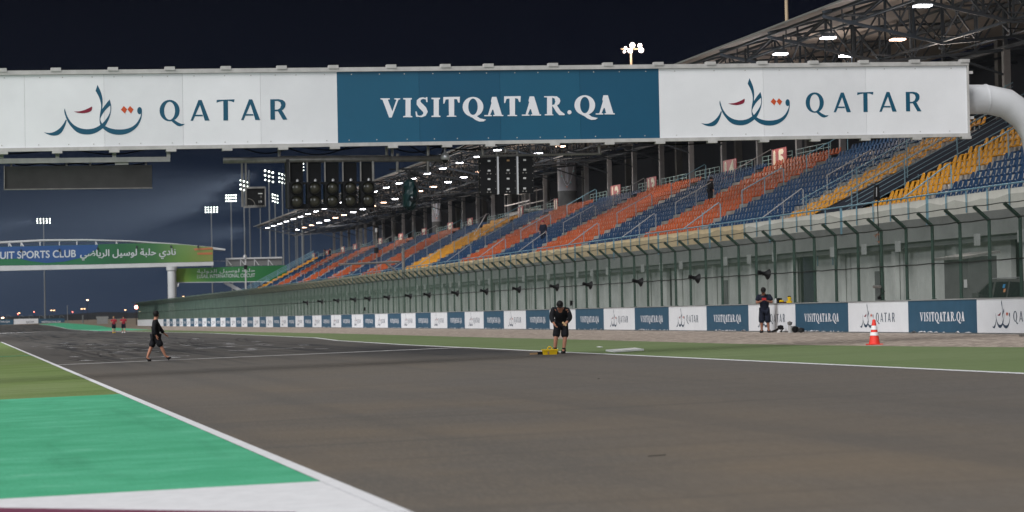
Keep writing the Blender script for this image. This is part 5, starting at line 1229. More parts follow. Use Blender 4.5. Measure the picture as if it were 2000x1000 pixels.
# ------------------------------------------------------------------ poles between fence and stand
X5 = 34.6
def pole_thing(nm, lb, cat, px, pts, Xp, rad, m=m_galv):
    pass
p = onX(784, 545, X5); o = empty('bracket_pole', (p.x, p.y, g(p.x, p.y))); tag(o, 'grey pole with a long horizontal arm and brace above the fence', 'pole')
q0, q1 = onX(786, 484, X5), onX(789, 545, X5); yq = p.y
T = lambda u, v: onY(u, v, yq)
mb = MB(); mb.tube([(T(789, 545).x, yq, g(p.x, yq)), tuple(T(787, 484))], 0.12, 8); mb.build('pole', m_galv, o)
mb = MB(); mb.tube([T(661, 516.5), T(780, 511.5)], [0.075, 0.10], 8); mb.build('arm', m_galv, o)
mb = MB(); mb.tube([T(754, 514), T(776, 532)], 0.09, 8); mb.build('brace', m_galv, o)
mb = MB(); mb.tube([T(786, 489), T(795, 492)], 0.03, 6); mb.build('stub', m_galv, o)
p = onX(735, 530, X5); yq = p.y; T = lambda u, v: onY(u, v, yq); o = empty('camera_pole', (p.x, yq, g(p.x, yq))); tag(o, 'thin pole with two dark camera boxes in front of the seats', 'camera pole')
mb = MB(); mb.tube([(T(736, 545).x, yq, g(p.x, yq)), tuple(T(735, 452))], 0.045, 6); mb.build('pole', m_galv, o)
mb = MB(); mb.lathe(tuple(T(735, 484)), [(0, -0.3), (0.2, -0.25), (0.2, 0), (0, 0.05)], 10); mb.lathe(tuple(T(735, 488)), [(0, -0.3), (0.2, -0.25), (0.2, 0), (0, 0.05)], 10); mb.build('camera_box', m_black, o)
mb = MB(); mb.lathe(tuple(T(735, 452)), [(0, -0.1), (0.1, -0.05), (0.1, 0.25), (0, 0.3)], 8); mb.build('lamp_head', m_silver, o)
p = onX(479.5, 560, 34); yq = p.y; T = lambda u, v: onY(u, v, yq); o = empty('lamp_pole', (p.x, yq, g(p.x, yq))); tag(o, 'thin pale pole with small white head in front of the circuit name board', 'pole')
mb = MB(); mb.tube([(T(480, 570).x, yq, g(p.x, yq)), tuple(T(479.5, 502))], 0.09, 6); mb.build('pole', m_silver, o)
mb = MB(); mb.lathe(tuple(T(478.5, 501.5)), [(0, -0.25), (0.25, -0.1), (0.22, 0.15), (0, 0.3)], 8); mb.build('head', m_silver, o)
mb = MB(); mb.lathe(tuple(T(479.5, 522)), [(0, -0.3), (0.22, -0.2), (0.22, 0.2), (0, 0.3)], 8); mb.build('box', m_black, o)
# tall stick with a dark box beside the fence post
p = onX(1713, 470, FX + 0.05); yq = p.y; T = lambda u, v: onY(u, v, yq); o = empty('signal_box', (p.x, yq, zf0)); tag(o, 'tall narrow black box on a thin stick tied to a fence post', 'box')
mb = MB(); mb.tube([(T(1721, 583).x, yq, zf0), tuple(T(1713.5, 388))], 0.018, 6); mb.build('stick', m_black, o)
mb = MB(); mb.prism([T(1708.5, 361.5), T(1717, 361), T(1719.5, 390), T(1706.5, 390.5)], (0.05, 0.22, 0)); mb.build('housing', m_black, o)
mb = MB(); mb.bar(T(1711.8, 366) + Vector((0, -0.012, 0)), T(1711.8, 384) + Vector((0, -0.012, 0)), 0.03, 0.015); mb.build('reflector', m_silver, o)
mb = MB()
for (u, v) in ((1712, 458), (1716, 472), (1710, 461)): 
    for k in range(4): mb.bar(T(u, v) + Vector((-0.03, -0.06, 0)), T(u + 5 * math.cos(k * 1.7), v + 3 * math.sin(k * 1.7)) + Vector((0, -0.1, 0)), 0.03, 0.01)
mb.build('ribbon', m_rust, o)
# video camera on the fence
p = onX(1713, 564, FX - 0.15); o = empty('video_camera', (p.x, p.y, p.z - 0.35)); tag(o, 'grey tubular surveillance camera clamped low on a fence post', 'camera')
mb = MB(); mb.tube([onX(1707, 560, FX - 0.15), onX(1719, 560, FX - 0.15)], 0.055, 10); mb.build('camera_body', m_galv, o, smooth=False)
mb = MB(); mb.tube([onX(1722, 560, FX - 0.15), onX(1728, 570, FX - 0.1), onX(1722, 574, FX - 0.1), onX(1716, 580, FX - 0.15)], 0.015, 5); mb.build('cable', m_black, o)
mb = MB(); mb.lathe(tuple(onX(1717, 582, FX - 0.16)), [(0, -0.06), (0.06, -0.04), (0.06, 0.05), (0, 0.06)], 10); mb.build('junction', m_black, o)
# dark sensor and small objects on the barrier
for (px, t0, b0, lb) in ((1115.5, 587, 597, 'small black sensor on the fence right of the bending man'), (712, 600, 607, 'small black bag hooked on the fence far along')):
    p = onX(px, (t0 + b0) / 2, FX - 0.15); h = (b0 - t0) / 2 * p.y / FPX
    mb = MB(); mb.box(p.x - 0.05, p.x + 0.05, p.y - 0.08, p.y + 0.08, p.z - h, p.z + h); mb.box(p.x - 0.03, p.x + 0.12, p.y - 0.03, p.y + 0.03, p.z + h * 0.4, p.z + h * 0.6); tag(mb.build('sensor', m_black, origin=tuple(p)), lb, 'sensor')

# cabin behind the fence
p0_, p1_ = onX(1845, 560, 36.5), onX(1893, 560, 36.5)
o = empty('equipment_cabin', (36.5, (p0_.y + p1_.y) / 2, g(36.5, 90))); tag(o, 'dark grey equipment cabin with sloping lid behind the fence near the car', 'cabin')
zc0 = g(36.5, 90) - 0.05; zc1 = onX(1870, 502, 36.5).z
mb = MB(); mb.box(36.5, 37.6, p1_.y, p0_.y, zc0, zc1); mb.build('body', m_concd, o)
mb = MB(); mb.hexa([(x, y, z) for x, dz in ((36.3, -0.1), (37.7, 0.1)) for y in (p1_.y - 0.15, p0_.y + 0.5) for z in (zc1 + dz + 0.0, zc1 + dz + 0.1)]); mb.build('lid', m_galv, o)
mb = MB(); mb.box(36.47, 36.498, p1_.y + 0.2, p1_.y + 0.45, zc0 + 1.5, zc0 + 1.8); mb.build('notice', m_paper, o)
# ------------------------------------------------------------------ car behind the fence
cy0, cy1 = 78.9, 84.9; cxn = 32.9; cz = g(cxn, 80)
car = empty('parked_car', (cxn + 0.95, (cy0 + cy1) / 2, cz)); tag(car, 'dark grey estate car parked behind the fence at the right edge', 'car')
# side outline (y, z) running from rear to front
out = [(79.0, 0.35), (78.9, 0.7), (78.95, 1.05), (79.3, 1.62), (79.8, 1.70), (81.6, 1.71), (82.2, 1.66), (83.45, 1.13), (84.5, 0.98), (84.85, 0.75), (84.9, 0.4), (84.8, 0.28)]
wid = lambda z: 0.0 if z < 1.1 else 0.16 * (z - 1.1) / 0.6
n = len(out); vs = [(cxn + wid(z), y, cz + z) for y, z in out] + [(cxn + 1.9 - wid(z), y, cz + z) for y, z in out]
mb = MB(); mb.add(vs, [(i, (i + 1) % n, (i + 1) % n + n, i + n) for i in range(n)]); tr_ = tessellate_polygon([[Vector((y, z, 0)) for y, z in out]])
mb.add(vs[:n], [tuple(t) for t in tr_]); mb.add(vs[n:], [tuple(t)[::-1] for t in tr_]); mb.build('body', m_car, car)
def win(name, pl, mt_=m_glass, d=0.006):
    mb = MB(); a = [(cxn + wid(z) - d, y, cz + z) for y, z in pl]; mb.prism(a, (-0.008, 0, 0)); mb.build(name, mt_, car)
win('window', [(83.1, 1.16), (82.2, 1.58), (81.75, 1.62), (81.7, 1.12)]); win('window', [(81.5, 1.12), (81.55, 1.62), (80.5, 1.62), (80.45, 1.12)]); win('window', [(80.3, 1.12), (80.35, 1.62), (79.5, 1.58), (79.25, 1.14)])
mb = MB(); mb.hexa([(cxn + e, y, cz + z) for e in (0.22, 1.68) for y, z in ((83.38, 1.20), (83.42, 1.19), (82.26, 1.66), (82.30, 1.67))]); mb.build('windscreen', m_glass, car)
for y in (80.0, 83.9):
    for x in (cxn + 0.02, cxn + 1.66):
        mb = MB(); mb.tube([(x, y, cz + 0.34), (x + 0.22, y, cz + 0.34)], 0.34, 18); wh = mb.build('wheel', m_rub, car)
        mb = MB(); mb.tube([(x - 0.008, y, cz + 0.34), (x + 0.1, y, cz + 0.34)], 0.2, 12); mb.build('rim', m_silver, wh)
mb = MB(); mb.box(cxn - 0.14, cxn - 0.01, 82.75, 82.98, cz + 1.12, cz + 1.28); mb.build('wing_mirror', m_car, car)
for x in (cxn + 0.12, cxn + 1.5):
    mb = MB(); mb.box(x, x + 0.32, 84.72, 84.93, cz + 0.68, cz + 0.86); mb.build('headlight', m_silver, car)
mb = MB(); mb.tube([(cxn + 0.16, 79.6, cz + 1.74), (cxn + 0.16, 82.0, cz + 1.735)], 0.02, 6); mb.build('roof_rail', m_silver, car)
win('window_sticker', [(80.85, 1.42), (80.85, 1.54), (80.68, 1.54), (80.68, 1.42)], mat('blue_sticker', (0.05, 0.25, 0.5, 1), 0.5), 0.02); win('window_sticker', [(80.72, 1.28), (80.72, 1.39), (80.56, 1.39), (80.56, 1.28)], mat('orange_sticker', (0.6, 0.25, 0.12, 1), 0.5), 0.02)

# ------------------------------------------------------------------ small things on the ground
def gpt(px, py): x, y = onG(px, py); return x, y, g(x, y)
x, y, z = gpt(1708, 673.5); cn = empty('traffic_cone', (x, y, z)); tag(cn, 'tall red traffic cone with two white bands on the gravel edge', 'cone')
k = y / FPX * 1.0; hh = 49 * (Vector((x, y, z - CAMH)).dot(fwd)) / FPX
mb = MB(); mb.box(x - 0.19, x + 0.19, y - 0.19, y + 0.19, z, z + 0.03); mb.lathe((x, y, z + 0.03), [(0.155, 0), (0.12, hh * 0.30), (0.10, hh * 0.45), (0.075, hh * 0.66), (0.045, hh * 0.95), (0.03, hh * 0.97), (0, hh * 0.97)], 20); mb.build('body', m_cone, cn)
for a, b2 in ((0.33, 0.46), (0.56, 0.72)):
    ra = lambda t: 0.155 + (0.045 - 0.155) * t / 0.95 + 0.004
    mb = MB(); mb.lathe((x, y, z + 0.03), [(ra(a) + 0.002, hh * a), (ra(b2) + 0.002, hh * b2)], 20); mb.build('white_band', m_refl, cn)
x, y, z = gpt(1074, 693); tt = empty('tool_tray', (x, y, z)); tag(tt, 'yellow plastic tool tray with a carrying handle at the feet of the bending man', 'tool tray')
mb = MB(); w0, w1, h_ = 0.19, 0.215, 0.16
vs = [(x + sx * w0, y + sy * 0.11, z + 0.004) for sx in (-1, 1) for sy in (-1, 1)] + [(x + sx * w1, y + sy * 0.14, z + h_) for sx in (-1, 1) for sy in (-1, 1)]
mb.add(vs, [(0, 1, 3, 2), (0, 2, 6, 4), (1, 5, 7, 3), (0, 4, 5, 1), (2, 3, 7, 6)]); mb.box(x - w1 - 0.012, x + w1 + 0.012, y - 0.152, y - 0.138, z + h_ - 0.03, z + h_ + 0.005); mb.box(x - w1 - 0.012, x + w1 + 0.012, y + 0.138, y + 0.152, z + h_ - 0.03, z + h_ + 0.005)
mb.box(x - w1 - 0.014, x - w1 + 0.002, y - 0.137, y + 0.137, z + h_ - 0.03, z + h_ + 0.005); mb.box(x + w1 - 0.002, x + w1 + 0.014, y - 0.137, y + 0.137, z + h_ - 0.03, z + h_ + 0.005); mb.build('tray', m_yel, tt)
mb = MB(); mb.tube([(x - 0.07, y, z + 0.02), (x - 0.065, y, z + 0.20), (x - 0.03, y, z + 0.235), (x + 0.03, y, z + 0.235), (x + 0.065, y, z + 0.20), (x + 0.07, y, z + 0.02)], 0.02, 8); mb.build('handle', m_yel, tt)
mb = MB(); mb.box(x - 0.10, x - 0.055, y - 0.155, y - 0.153, z + 0.02, z + 0.10); mb.build('slot', m_wood, tt)
x2, y2, z2 = gpt(1051, 694); bs = empty('brush', (x2, y2, z2)); tag(bs, 'wooden brush with a dark head lying beside the yellow tray', 'brush')
mb = MB(); mb.bar((x2 - 0.24, y2, z2 + 0.045), (x2 - 0.02, y2 + 0.02, z2 + 0.055), 0.09, 0.05); mb.build('handle', m_wood, bs)
mb = MB(); mb.bar((x2 - 0.02, y2 + 0.02, z2 + 0.06), (x2 + 0.15, y2 + 0.03, z2 + 0.06), 0.11, 0.08); mb.build('head', m_black, bs)
q = [gpt(1183, 687), gpt(1200, 689), gpt(1258, 685.6), gpt(1240, 683)]
mb = MB(); mb.prism([(a, b2, c + 0.012) for a, b2, c in q], (0, 0, 0.05)); tag(mb.build('white_board', m_refl, origin=q[0]), 'flat white board lying on the turf right of the bending man', 'board')
x, y, z = gpt(1172, 679); mb = MB(); mb.prism([(x - 0.06, y - 0.2, z + 0.01), (x + 0.08, y - 0.1, z + 0.012), (x + 0.05, y + 0.3, z + 0.03), (x - 0.07, y + 0.2, z + 0.02)], (0, 0, 0.01)); tag(mb.build('paper_scrap', m_refl, origin=(x, y, z)), 'small pale scrap lying on the turf left of the white board', 'scrap')
for (px, py, wpx, lb) in ((1285, 892, 22, 'dark thin strip lying on the asphalt in the foreground'), (1170, 741, 4, 'tiny dark strip lying on the asphalt behind')):
    x, y, z = gpt(px, py); w_ = wpx * y / FPX; mb = MB(); mb.prism([(x - w_, y - 0.03, z + 0.008), (x + w_, y + 0.10, z + 0.008), (x + w_, y + 0.125, z + 0.008), (x - w_ * 0.9, y + 0.0, z + 0.008)], (0, 0, 0.006)); tag(mb.build('rubber_strip', m_bdk, origin=(x, y, z)), lb, 'strip')
# tools on top of the barrier beside the man with the phone
zt_ = gb + BH + 0.036
def onbar(px): return onX(px, 592, XB + 0.1).y
def drill(px, lb, up):
    y = onbar(px); o = empty('power_drill', (XB + 0.12, y, zt_)); tag(o, lb, 'power drill', 'yellow and black power drills on the barrier')
    x = XB + 0.12; mb = MB()
    if up: mb.box(x - 0.08, x + 0.08, y - 0.12, y + 0.12, zt_, zt_ + 0.09); mb.tube([(x, y, zt_ + 0.08), (x, y + 0.02, zt_ + 0.26)], 0.05, 8); mb.tube([(x, y - 0.12, zt_ + 0.17), (x, y + 0.10, zt_ + 0.20)], 0.055, 8)
    else: mb.tube([(x, y - 0.2, zt_ + 0.06), (x, y + 0.12, zt_ + 0.07)], 0.055, 8)
    mb.build('body', m_yel, o)
    mb = MB()
    if up: mb.tube([(x, y + 0.10, zt_ + 0.20), (x, y + 0.2, zt_ + 0.21)], 0.03, 8); mb.box(x - 0.05, x + 0.05, y - 0.05, y + 0.06, zt_ + 0.235, zt_ + 0.27)
    else: mb.box(x - 0.07, x + 0.07, y + 0.12, y + 0.35, zt_, zt_ + 0.20)
    mb.build('black_grip', m_black, o)
drill(1541, 'upright yellow and black drill on the barrier top', True); drill(1525, 'yellow and black drill lying by the black case on the barrier', False)
y = onbar(1515); mb = MB(); mb.lathe((XB + 0.1, y, zt_), [(0.05, 0), (0.05, 0.12), (0.03, 0.15), (0.03, 0.19), (0, 0.19)], 10); tag(mb.build('bottle', m_paper, origin=(XB + 0.1, y, zt_)), 'small pale bottle on the barrier right of the man with the phone', 'bottle')
y = onbar(1533); mb = MB(); mb.box(XB, XB + 0.2, y - 0.35, y + 0.3, zt_, zt_ + 0.05); tag(mb.build('tool_bag', mat('dark_red_cloth', (0.05, 0.01, 0.012, 1), 0.8), origin=(XB + 0.1, y, zt_)), 'flat dark red tool bag between the two drills on the barrier', 'bag')
# at the foot of the barrier
x_ = XB - 0.25; p = onX(1543, 650, x_); z = g(x_, p.y); o = empty('marker_post', (x_, p.y, z)); tag(o, 'short grey post with rounded head at the foot of the barrier', 'post')
mb = MB(); mb.box(x_ - 0.04, x_ + 0.04, p.y - 0.10, p.y + 0.10, z, z + 0.28); mb.build('post', m_paper, o); mb = MB(); mb.lathe((x_, p.y, z + 0.36), [(0, -0.09), (0.09, -0.05), (0.10, 0.04), (0, 0.09)], 10); mb.build('head', m_galv, o)
p = onX(1556, 650, x_); z = g(x_, p.y); o = empty('spotlight', (x_, p.y, z)); tag(o, 'grey cased spotlight with dark glass lying at the foot of the barrier', 'spotlight')
mb = MB(); mb.hexa([(x_ + a, p.y + b2, z + c) for a, w_ in ((-0.1, 1), (0.12, 0.7)) for b2 in (-0.15 * w_, 0.42 * w_) for c in (0.02, 0.26 * w_)]); mb.build('housing', m_conc, o); mb = MB(); mb.lathe((x_ - 0.11, p.y - 0.2, z + 0.13), [(0, -0.05), (0.12, -0.04), (0.13, 0.06), (0, 0.08)], 12, axis='y'); mb.build('glass', m_black, o); mb = MB(); mb.lathe((x_, p.y - 0.55, z + 0.1), [(0, -0.1), (0.13, -0.05), (0.13, 0.06), (0, 0.1)], 8); mb.build('dark_cover', m_dark, o)
p = onX(1524, 650, x_); z = g(x_, p.y); o = empty('air_hose', (x_, p.y, z)); tag(o, 'black coil of hose with a pale nozzle left of the short grey post', 'hose')
mb = MB(); mb.tube([(x_ - 0.05, p.y + 0.9, z + 0.03), (x_ - 0.05, p.y + 0.3, z + 0.10), (x_, p.y, z + 0.22), (x_ + 0.05, p.y - 0.2, z + 0.15), (x_, p.y - 0.1, z + 0.04)], 0.045, 8); mb.lathe((x_, p.y - 0.05, z + 0.2), [(0, -0.1), (0.12, -0.05), (0.12, 0.06), (0, 0.1)], 8); mb.build('hose', m_black, o)
mb = MB(); mb.box(x_ - 0.1, x_ - 0.02, p.y + 0.0, p.y + 0.1, z + 0.0, z + 0.07); mb.build('nozzle', m_refl, o)

# ------------------------------------------------------------------ people
def skin_mesh(name, nodes, edges, root, material, parent, levels=1):
    names = list(nodes); idx = {k: i for i, k in enumerate(names)}
    me = bpy.data.meshes.new(name); me.from_pydata([nodes[k][0] for k in names], [(idx[a], idx[b2]) for a, b2 in edges], [])
    ob = bpy.data.objects.new(name, me); col.objects.link(ob)
    md = ob.modifiers.new('skin', 'SKIN'); md.use_smooth_shade = True; md.branch_smoothing = 0.3
    lay = me.skin_vertices[0].data
    for k in names:
        r = nodes[k][1]; lay[idx[k]].radius = r if isinstance(r, tuple) else (r, r); lay[idx[k]].use_root = (k == root)
    ss = ob.modifiers.new('sub', 'SUBSURF'); ss.levels = levels; ss.render_levels = levels
    bpy.context.view_layer.update()
    m2 = bpy.data.meshes.new_from_object(ob.evaluated_get(bpy.context.evaluated_depsgraph_get()))
    bpy.data.objects.remove(ob); m2.name = name
    m2.materials.clear(); m2.materials.append(material)
    o = bpy.data.objects.new(name, m2); col.objects.link(o)
    if parent is not None: o.parent = parent
    return o
def lerp3(a, b2, t): return tuple(a[i] + (b2[i] - a[i]) * t for i in range(3))
def figure(label, loc, rz, J, top='jacket', m_top=m_cloth, m_short=m_cloth, cap=None, mask=False, skinm=m_skin, sock=None, face=(0, 1, -0.1), shoe=m_shoe, legs='shorts', group=None, hair=m_hair):
    root = empty('person', loc, rz); tag(root, label, 'person', group)
    f = Vector(face).normalized(); hd = Vector(J['head'])
    N = {}; E_ = []
    F_ = [1.14]
    def nd(k, p, r):
        q = F_[0]; N[k] = (tuple(p), tuple(c * q for c in r) if isinstance(r, tuple) else r * q)
    nd('pelvis', J['pelvis'], (0.145, 0.11)); nd('waist', J['waist'], (0.11, 0.08)); nd('chest', J['chest'], (0.115, 0.08)); nd('neck', J['neck'], 0.066)
    nd('jaw', hd + Vector((0, 0, -0.07)) + f * 0.015, (0.072, 0.080)); nd('skull', hd + Vector((0, 0, 0.02)), (0.086, 0.096)); nd('crown', hd + Vector((0, 0, 0.07)), (0.05, 0.055))
    E_ += [('pelvis', 'waist'), ('waist', 'chest'), ('chest', 'neck'), ('neck', 'jaw'), ('jaw', 'skull'), ('skull', 'crown')]
    nd('nose', hd + f * 0.108 + Vector((0, 0, -0.02)), 0.013); E_.append(('skull', 'nose'))
    for s in 'LR':
        sh, el, wr, ha = J['sh' + s], J['el' + s], J['wr' + s], J['ha' + s]
        nd('sh' + s, sh, 0.042); nd('el' + s, el, 0.044); nd('fo' + s, lerp3(el, wr, 0.3), 0.045); nd('wr' + s, wr, 0.028)
        E_ += [('chest', 'sh' + s), ('sh' + s, 'el' + s), ('el' + s, 'fo' + s), ('fo' + s, 'wr' + s)]
        d = (Vector(ha) - Vector(wr)).normalized(); sd = d.cross(Vector(J.get('pn' + s, (0, 1, 0.01)))).normalized()
        pm = Vector(wr) + d * 0.075; nd('pa' + s, pm, (0.036, 0.02)); E_.append(('wr' + s, 'pa' + s)); cu = Vector(J.get('pn' + s, (0, 1, 0.01))).normalized()
        for q in range(4):
            L_ = (0.075, 0.088, 0.082, 0.062)[q]; b0 = pm + sd * (0.028 - 0.019 * q) + d * 0.03
            nd('f%d%s' % (q, s), b0, 0.010); nd('g%d%s' % (q, s), b0 + d * L_ * 0.5 + cu * 0.008, 0.009); nd('h%d%s' % (q, s), b0 + d * L_ * 0.8 + cu * 0.03, 0.008)
            E_ += [('pa' + s, 'f%d%s' % (q, s)), ('f%d%s' % (q, s), 'g%d%s' % (q, s)), ('g%d%s' % (q, s), 'h%d%s' % (q, s))]
        b0 = Vector(wr) + d * 0.035 + sd * 0.035; nd('t0' + s, b0, 0.013); nd('t1' + s, b0 + d * 0.035 + sd * 0.02 + cu * 0.01, 0.011); nd('t2' + s, b0 + d * 0.06 + sd * 0.024 + cu * 0.02, 0.009)
        E_ += [('wr' + s, 't0' + s), ('t0' + s, 't1' + s), ('t1' + s, 't2' + s)]
        hp2, kn, an, he, to = J['hi' + s], J['kn' + s], J['an' + s], J['he' + s], J['to' + s]
        nd('hi' + s, hp2, 0.095); nd('kn' + s, kn, 0.058); nd('ca' + s, lerp3(kn, an, 0.3), 0.060); nd('an' + s, an, 0.038); nd('to' + s, lerp3(he, to, 0.75), (0.036, 0.025))
        E_ += [('pelvis', 'hi' + s), ('hi' + s, 'kn' + s), ('kn' + s, 'ca' + s), ('ca' + s, 'an' + s), ('an' + s, 'to' + s)]
    skin_mesh('body', N, E_, 'pelvis', skinm, root, 2)
    # clothes
    F_[0] = 1.32
    N = {}; E_ = []
    nd('pelvis', Vector(J['pelvis']) + Vector((0, 0, 0.03)), (0.14, 0.12)); nd('waist', J['waist'], (0.15, 0.125)); nd('chest', J['chest'], (0.19, 0.145)); nd('collar', lerp3(J['chest'], J['neck'], 0.75), (0.085, 0.08))
    E_ += [('pelvis', 'waist'), ('waist', 'chest'), ('chest', 'collar')]
    for s in 'LR':
        nd('sh' + s, J['sh' + s], 0.078)
        if top == 'jacket':
            nd('el' + s, J['el' + s], 0.066); nd('wr' + s, lerp3(J['el' + s], J['wr' + s], 0.93), 0.045); E_ += [('chest', 'sh' + s), ('sh' + s, 'el' + s), ('el' + s, 'wr' + s)]
        else:
            nd('el' + s, lerp3(J['sh' + s], J['el' + s], 0.75), 0.078); E_ += [('chest', 'sh' + s), ('sh' + s, 'el' + s)]
    skin_mesh('jacket' if top == 'jacket' else 'shirt', N, E_, 'waist', m_top, root, 2)
    N = {}; E_ = []
    nd('pelvis', J['pelvis'], (0.125, 0.115))
    for s in 'LR':
        kn = J['kn' + s]; nd('hi' + s, J['hi' + s], 0.098)
        e = lerp3(kn, J['an' + s], J.get('slen', 0.02)) if legs == 'shorts' else lerp3(kn, J['an' + s], 0.9)
        nd('kn' + s, lerp3(J['hi' + s], kn, 0.6), 0.100 if legs == 'shorts' else 0.085); nd('en' + s, e, 0.098 if legs == 'shorts' else 0.06); E_ += [('pelvis', 'hi' + s), ('hi' + s, 'kn' + s), ('kn' + s, 'en' + s)]
    skin_mesh('shorts' if legs == 'shorts' else 'trousers', N, E_, 'pelvis', m_short, root, 1)
    for s in 'LR':
        he, to, an = J['he' + s], J['to' + s], J['an' + s]
        N = {}; nd('a', Vector(he) + (Vector(an) - Vector(he)) * 0.55, 0.047); nd('h', he, (0.050, 0.042)); nd('m', lerp3(he, to, 0.5), (0.052, 0.046)); nd('t', to, (0.046, 0.034))
        skin_mesh('shoe', N, [('a', 'h'), ('h', 'm'), ('m', 't')], 'h', shoe, root, 1)
        if sock: 
            N = {}; nd('a', an, 0.048); nd('b', lerp3(an, J['kn' + s], 0.3), 0.05); skin_mesh('sock', N, [('a', 'b')], 'a', sock, root, 1)
    sd = f.cross(Vector((0, 0, 1))).normalized(); upn = Vector((0, 0, 1))
    hu = (Vector((0, 0, 1)) - f * f.z); hu.normalize(); hs = f.cross(hu)
    def dome(prof, name, m_, shift, brim=False):
        mb = MB(); mb.lathe((0, 0, 0), prof, 18)
        if brim: mb.add([(x_, y_, z_) for z_ in (0.018, 0.030) for x_, y_ in ((-0.085, 0.05), (-0.07, 0.145), (0, 0.175), (0.07, 0.145), (0.085, 0.05))], [(4, 3, 2, 1, 0), (5, 6, 7, 8, 9), (0, 1, 6, 5), (1, 2, 7, 6), (2, 3, 8, 7), (3, 4, 9, 8), (4, 0, 5, 9)])
        mb.v = [tuple(hd + shift + hs * v[0] + f * v[1] * 1.12 + hu * v[2]) for v in mb.v]
        e = mb.build(name, m_, None, smooth=not brim); e.parent = root
    if cap: dome([(0.100, -0.01), (0.102, 0.02), (0.096, 0.06), (0.075, 0.098), (0.04, 0.118), (0, 0.124)], 'cap', cap, hu * 0.018 - f * 0.01, True)
    else: dome([(0.070, -0.085), (0.094, -0.04), (0.100, 0.01), (0.096, 0.06), (0.075, 0.098), (0.04, 0.116), (0, 0.122)], 'hair', hair, hu * 0.012 - f * 0.030)
    for q in (-1, 1):
        mb = MB(); c = hd + f * 0.088 + sd * 0.032 * q + Vector((0, 0, 0.012)); mb.lathe(tuple(c), [(0, -0.008), (0.010, 0), (0, 0.008)], 6); e = mb.build('eye', m_black); e.parent = root
        mb = MB(); c = hd + sd * 0.085 * q + Vector((0, 0, -0.01)); mb.lathe(tuple(c), [(0, -0.03), (0.016, 0), (0, 0.03)], 6); e = mb.build('ear', skinm); e.parent = root
    if mask:
        N = {}; nd('a', hd + f * 0.075 + Vector((0, 0, -0.05)), (0.05, 0.03)); nd('b', hd + f * 0.04 + Vector((0, 0, -0.07)), (0.06, 0.04)); skin_mesh('face_mask', N, [('a', 'b')], 'a', m_maskw, root, 1)
    return root
def stand(h=1.0):
    J = dict(head=(0, 0.03, 1.66), neck=(0, 0, 1.50), chest=(0, 0, 1.32), waist=(0, 0.01, 1.08), pelvis=(0, 0, 0.93))
    for s, q in (('L', -1), ('R', 1)):
        J['sh' + s] = (0.19 * q, 0, 1.43); J['el' + s] = (0.25 * q, -0.02, 1.14); J['wr' + s] = (0.25 * q, 0.06, 0.90); J['ha' + s] = (0.25 * q, 0.09, 0.80); J['pn' + s] = (-q, 0.1, 0)
        J['hi' + s] = (0.10 * q, 0, 0.88); J['kn' + s] = (0.12 * q, 0.02, 0.48); J['an' + s] = (0.13 * q, -0.02, 0.09); J['he' + s] = (0.13 * q, -0.05, 0.04); J['to' + s] = (0.15 * q, 0.17, 0.03)
    return J
# walker crossing towards the right, head turned away
x, y, z = gpt(305, 705.5); J = stand()
J.update(head=(0.0, 0.04, 1.71), neck=(0, 0.01, 1.56), chest=(0, -0.01, 1.36), waist=(0, 0.0, 1.08), pelvis=(0, 0.0, 0.93), shR=(0.19, -0.04, 1.46), elR=(0.24, -0.08, 1.16), wrR=(0.22, 0.0, 0.93), haR=(0.21, 0.03, 0.82), pnR=(-0.6, 0.5, 0), shL=(-0.19, 0.02, 1.46), elL=(-0.23, 0.16, 1.19), wrL=(-0.20, 0.33, 1.0), haL=(-0.18, 0.42, 0.93), pnL=(0.5, 0.2, -1),
  hiR=(0.10, 0.02, 0.88), knR=(0.10, 0.19, 0.52), anR=(0.09, 0.34, 0.17), heR=(0.09, 0.35, 0.05), toR=(0.10, 0.55, 0.15), hiL=(-0.10, -0.02, 0.88), knL=(-0.10, -0.17, 0.50), anL=(-0.10, -0.32, 0.13), heL=(-0.10, -0.37, 0.05), toL=(-0.10, -0.15, 0.035))
figure('man in black jacket and shorts striding to the right across the track', (x, y, z), R(-90), J, mask=True, face=(-0.75, 0.75, -0.05))
# bending man with the sponge
x, y, z = gpt(1095, 691); J = stand()
J.update(head=(0.085, 0.40, 1.46), neck=(0.05, 0.26, 1.38), chest=(0.0, 0.14, 1.25), waist=(-0.06, -0.02, 1.04), pelvis=(-0.06, -0.10, 0.92), shR=(0.23, 0.12, 1.36), elR=(0.30, 0.18, 1.10), wrR=(0.27, 0.30, 0.92), haR=(0.22, 0.36, 0.84), pnR=(-0.8, 0.2, 0), shL=(-0.22, 0.08, 1.34), elL=(-0.29, 0.14, 1.07), wrL=(-0.13, 0.36, 0.95), haL=(-0.04, 0.43, 0.90), pnL=(0.2, 0.2, -1),
  hiR=(0.05, -0.10, 0.86), knR=(0.14, 0.02, 0.50), anR=(0.16, -0.06, 0.12), heR=(0.16, -0.10, 0.05), toR=(0.13, 0.14, 0.035), hiL=(-0.16, -0.10, 0.86), knL=(-0.14, 0.03, 0.48), anL=(-0.10, -0.02, 0.10), heL=(-0.11, -0.04, 0.045), toL=(-0.01, 0.17, 0.03), slen=0.06)
figure('man in black sweater and cap bending forward over the yellow tool tray', (x, y, z), R(180), J, cap=m_hair, face=(0.12, 0.8, -0.6), sock=m_cloth)
mb = MB(); q = Vector((x + 0.02, y - 0.47, z + 0.90)); mb.bar(q + Vector((0.06, 0, -0.05)), q + Vector((-0.05, 0, 0.05)), 0.07, 0.05); tag(mb.build('sponge', mat('pale_sponge', (0.62, 0.42, 0.22, 1), 0.9), origin=tuple(q)), 'pale sponge held in the hand of the bending man', 'sponge')
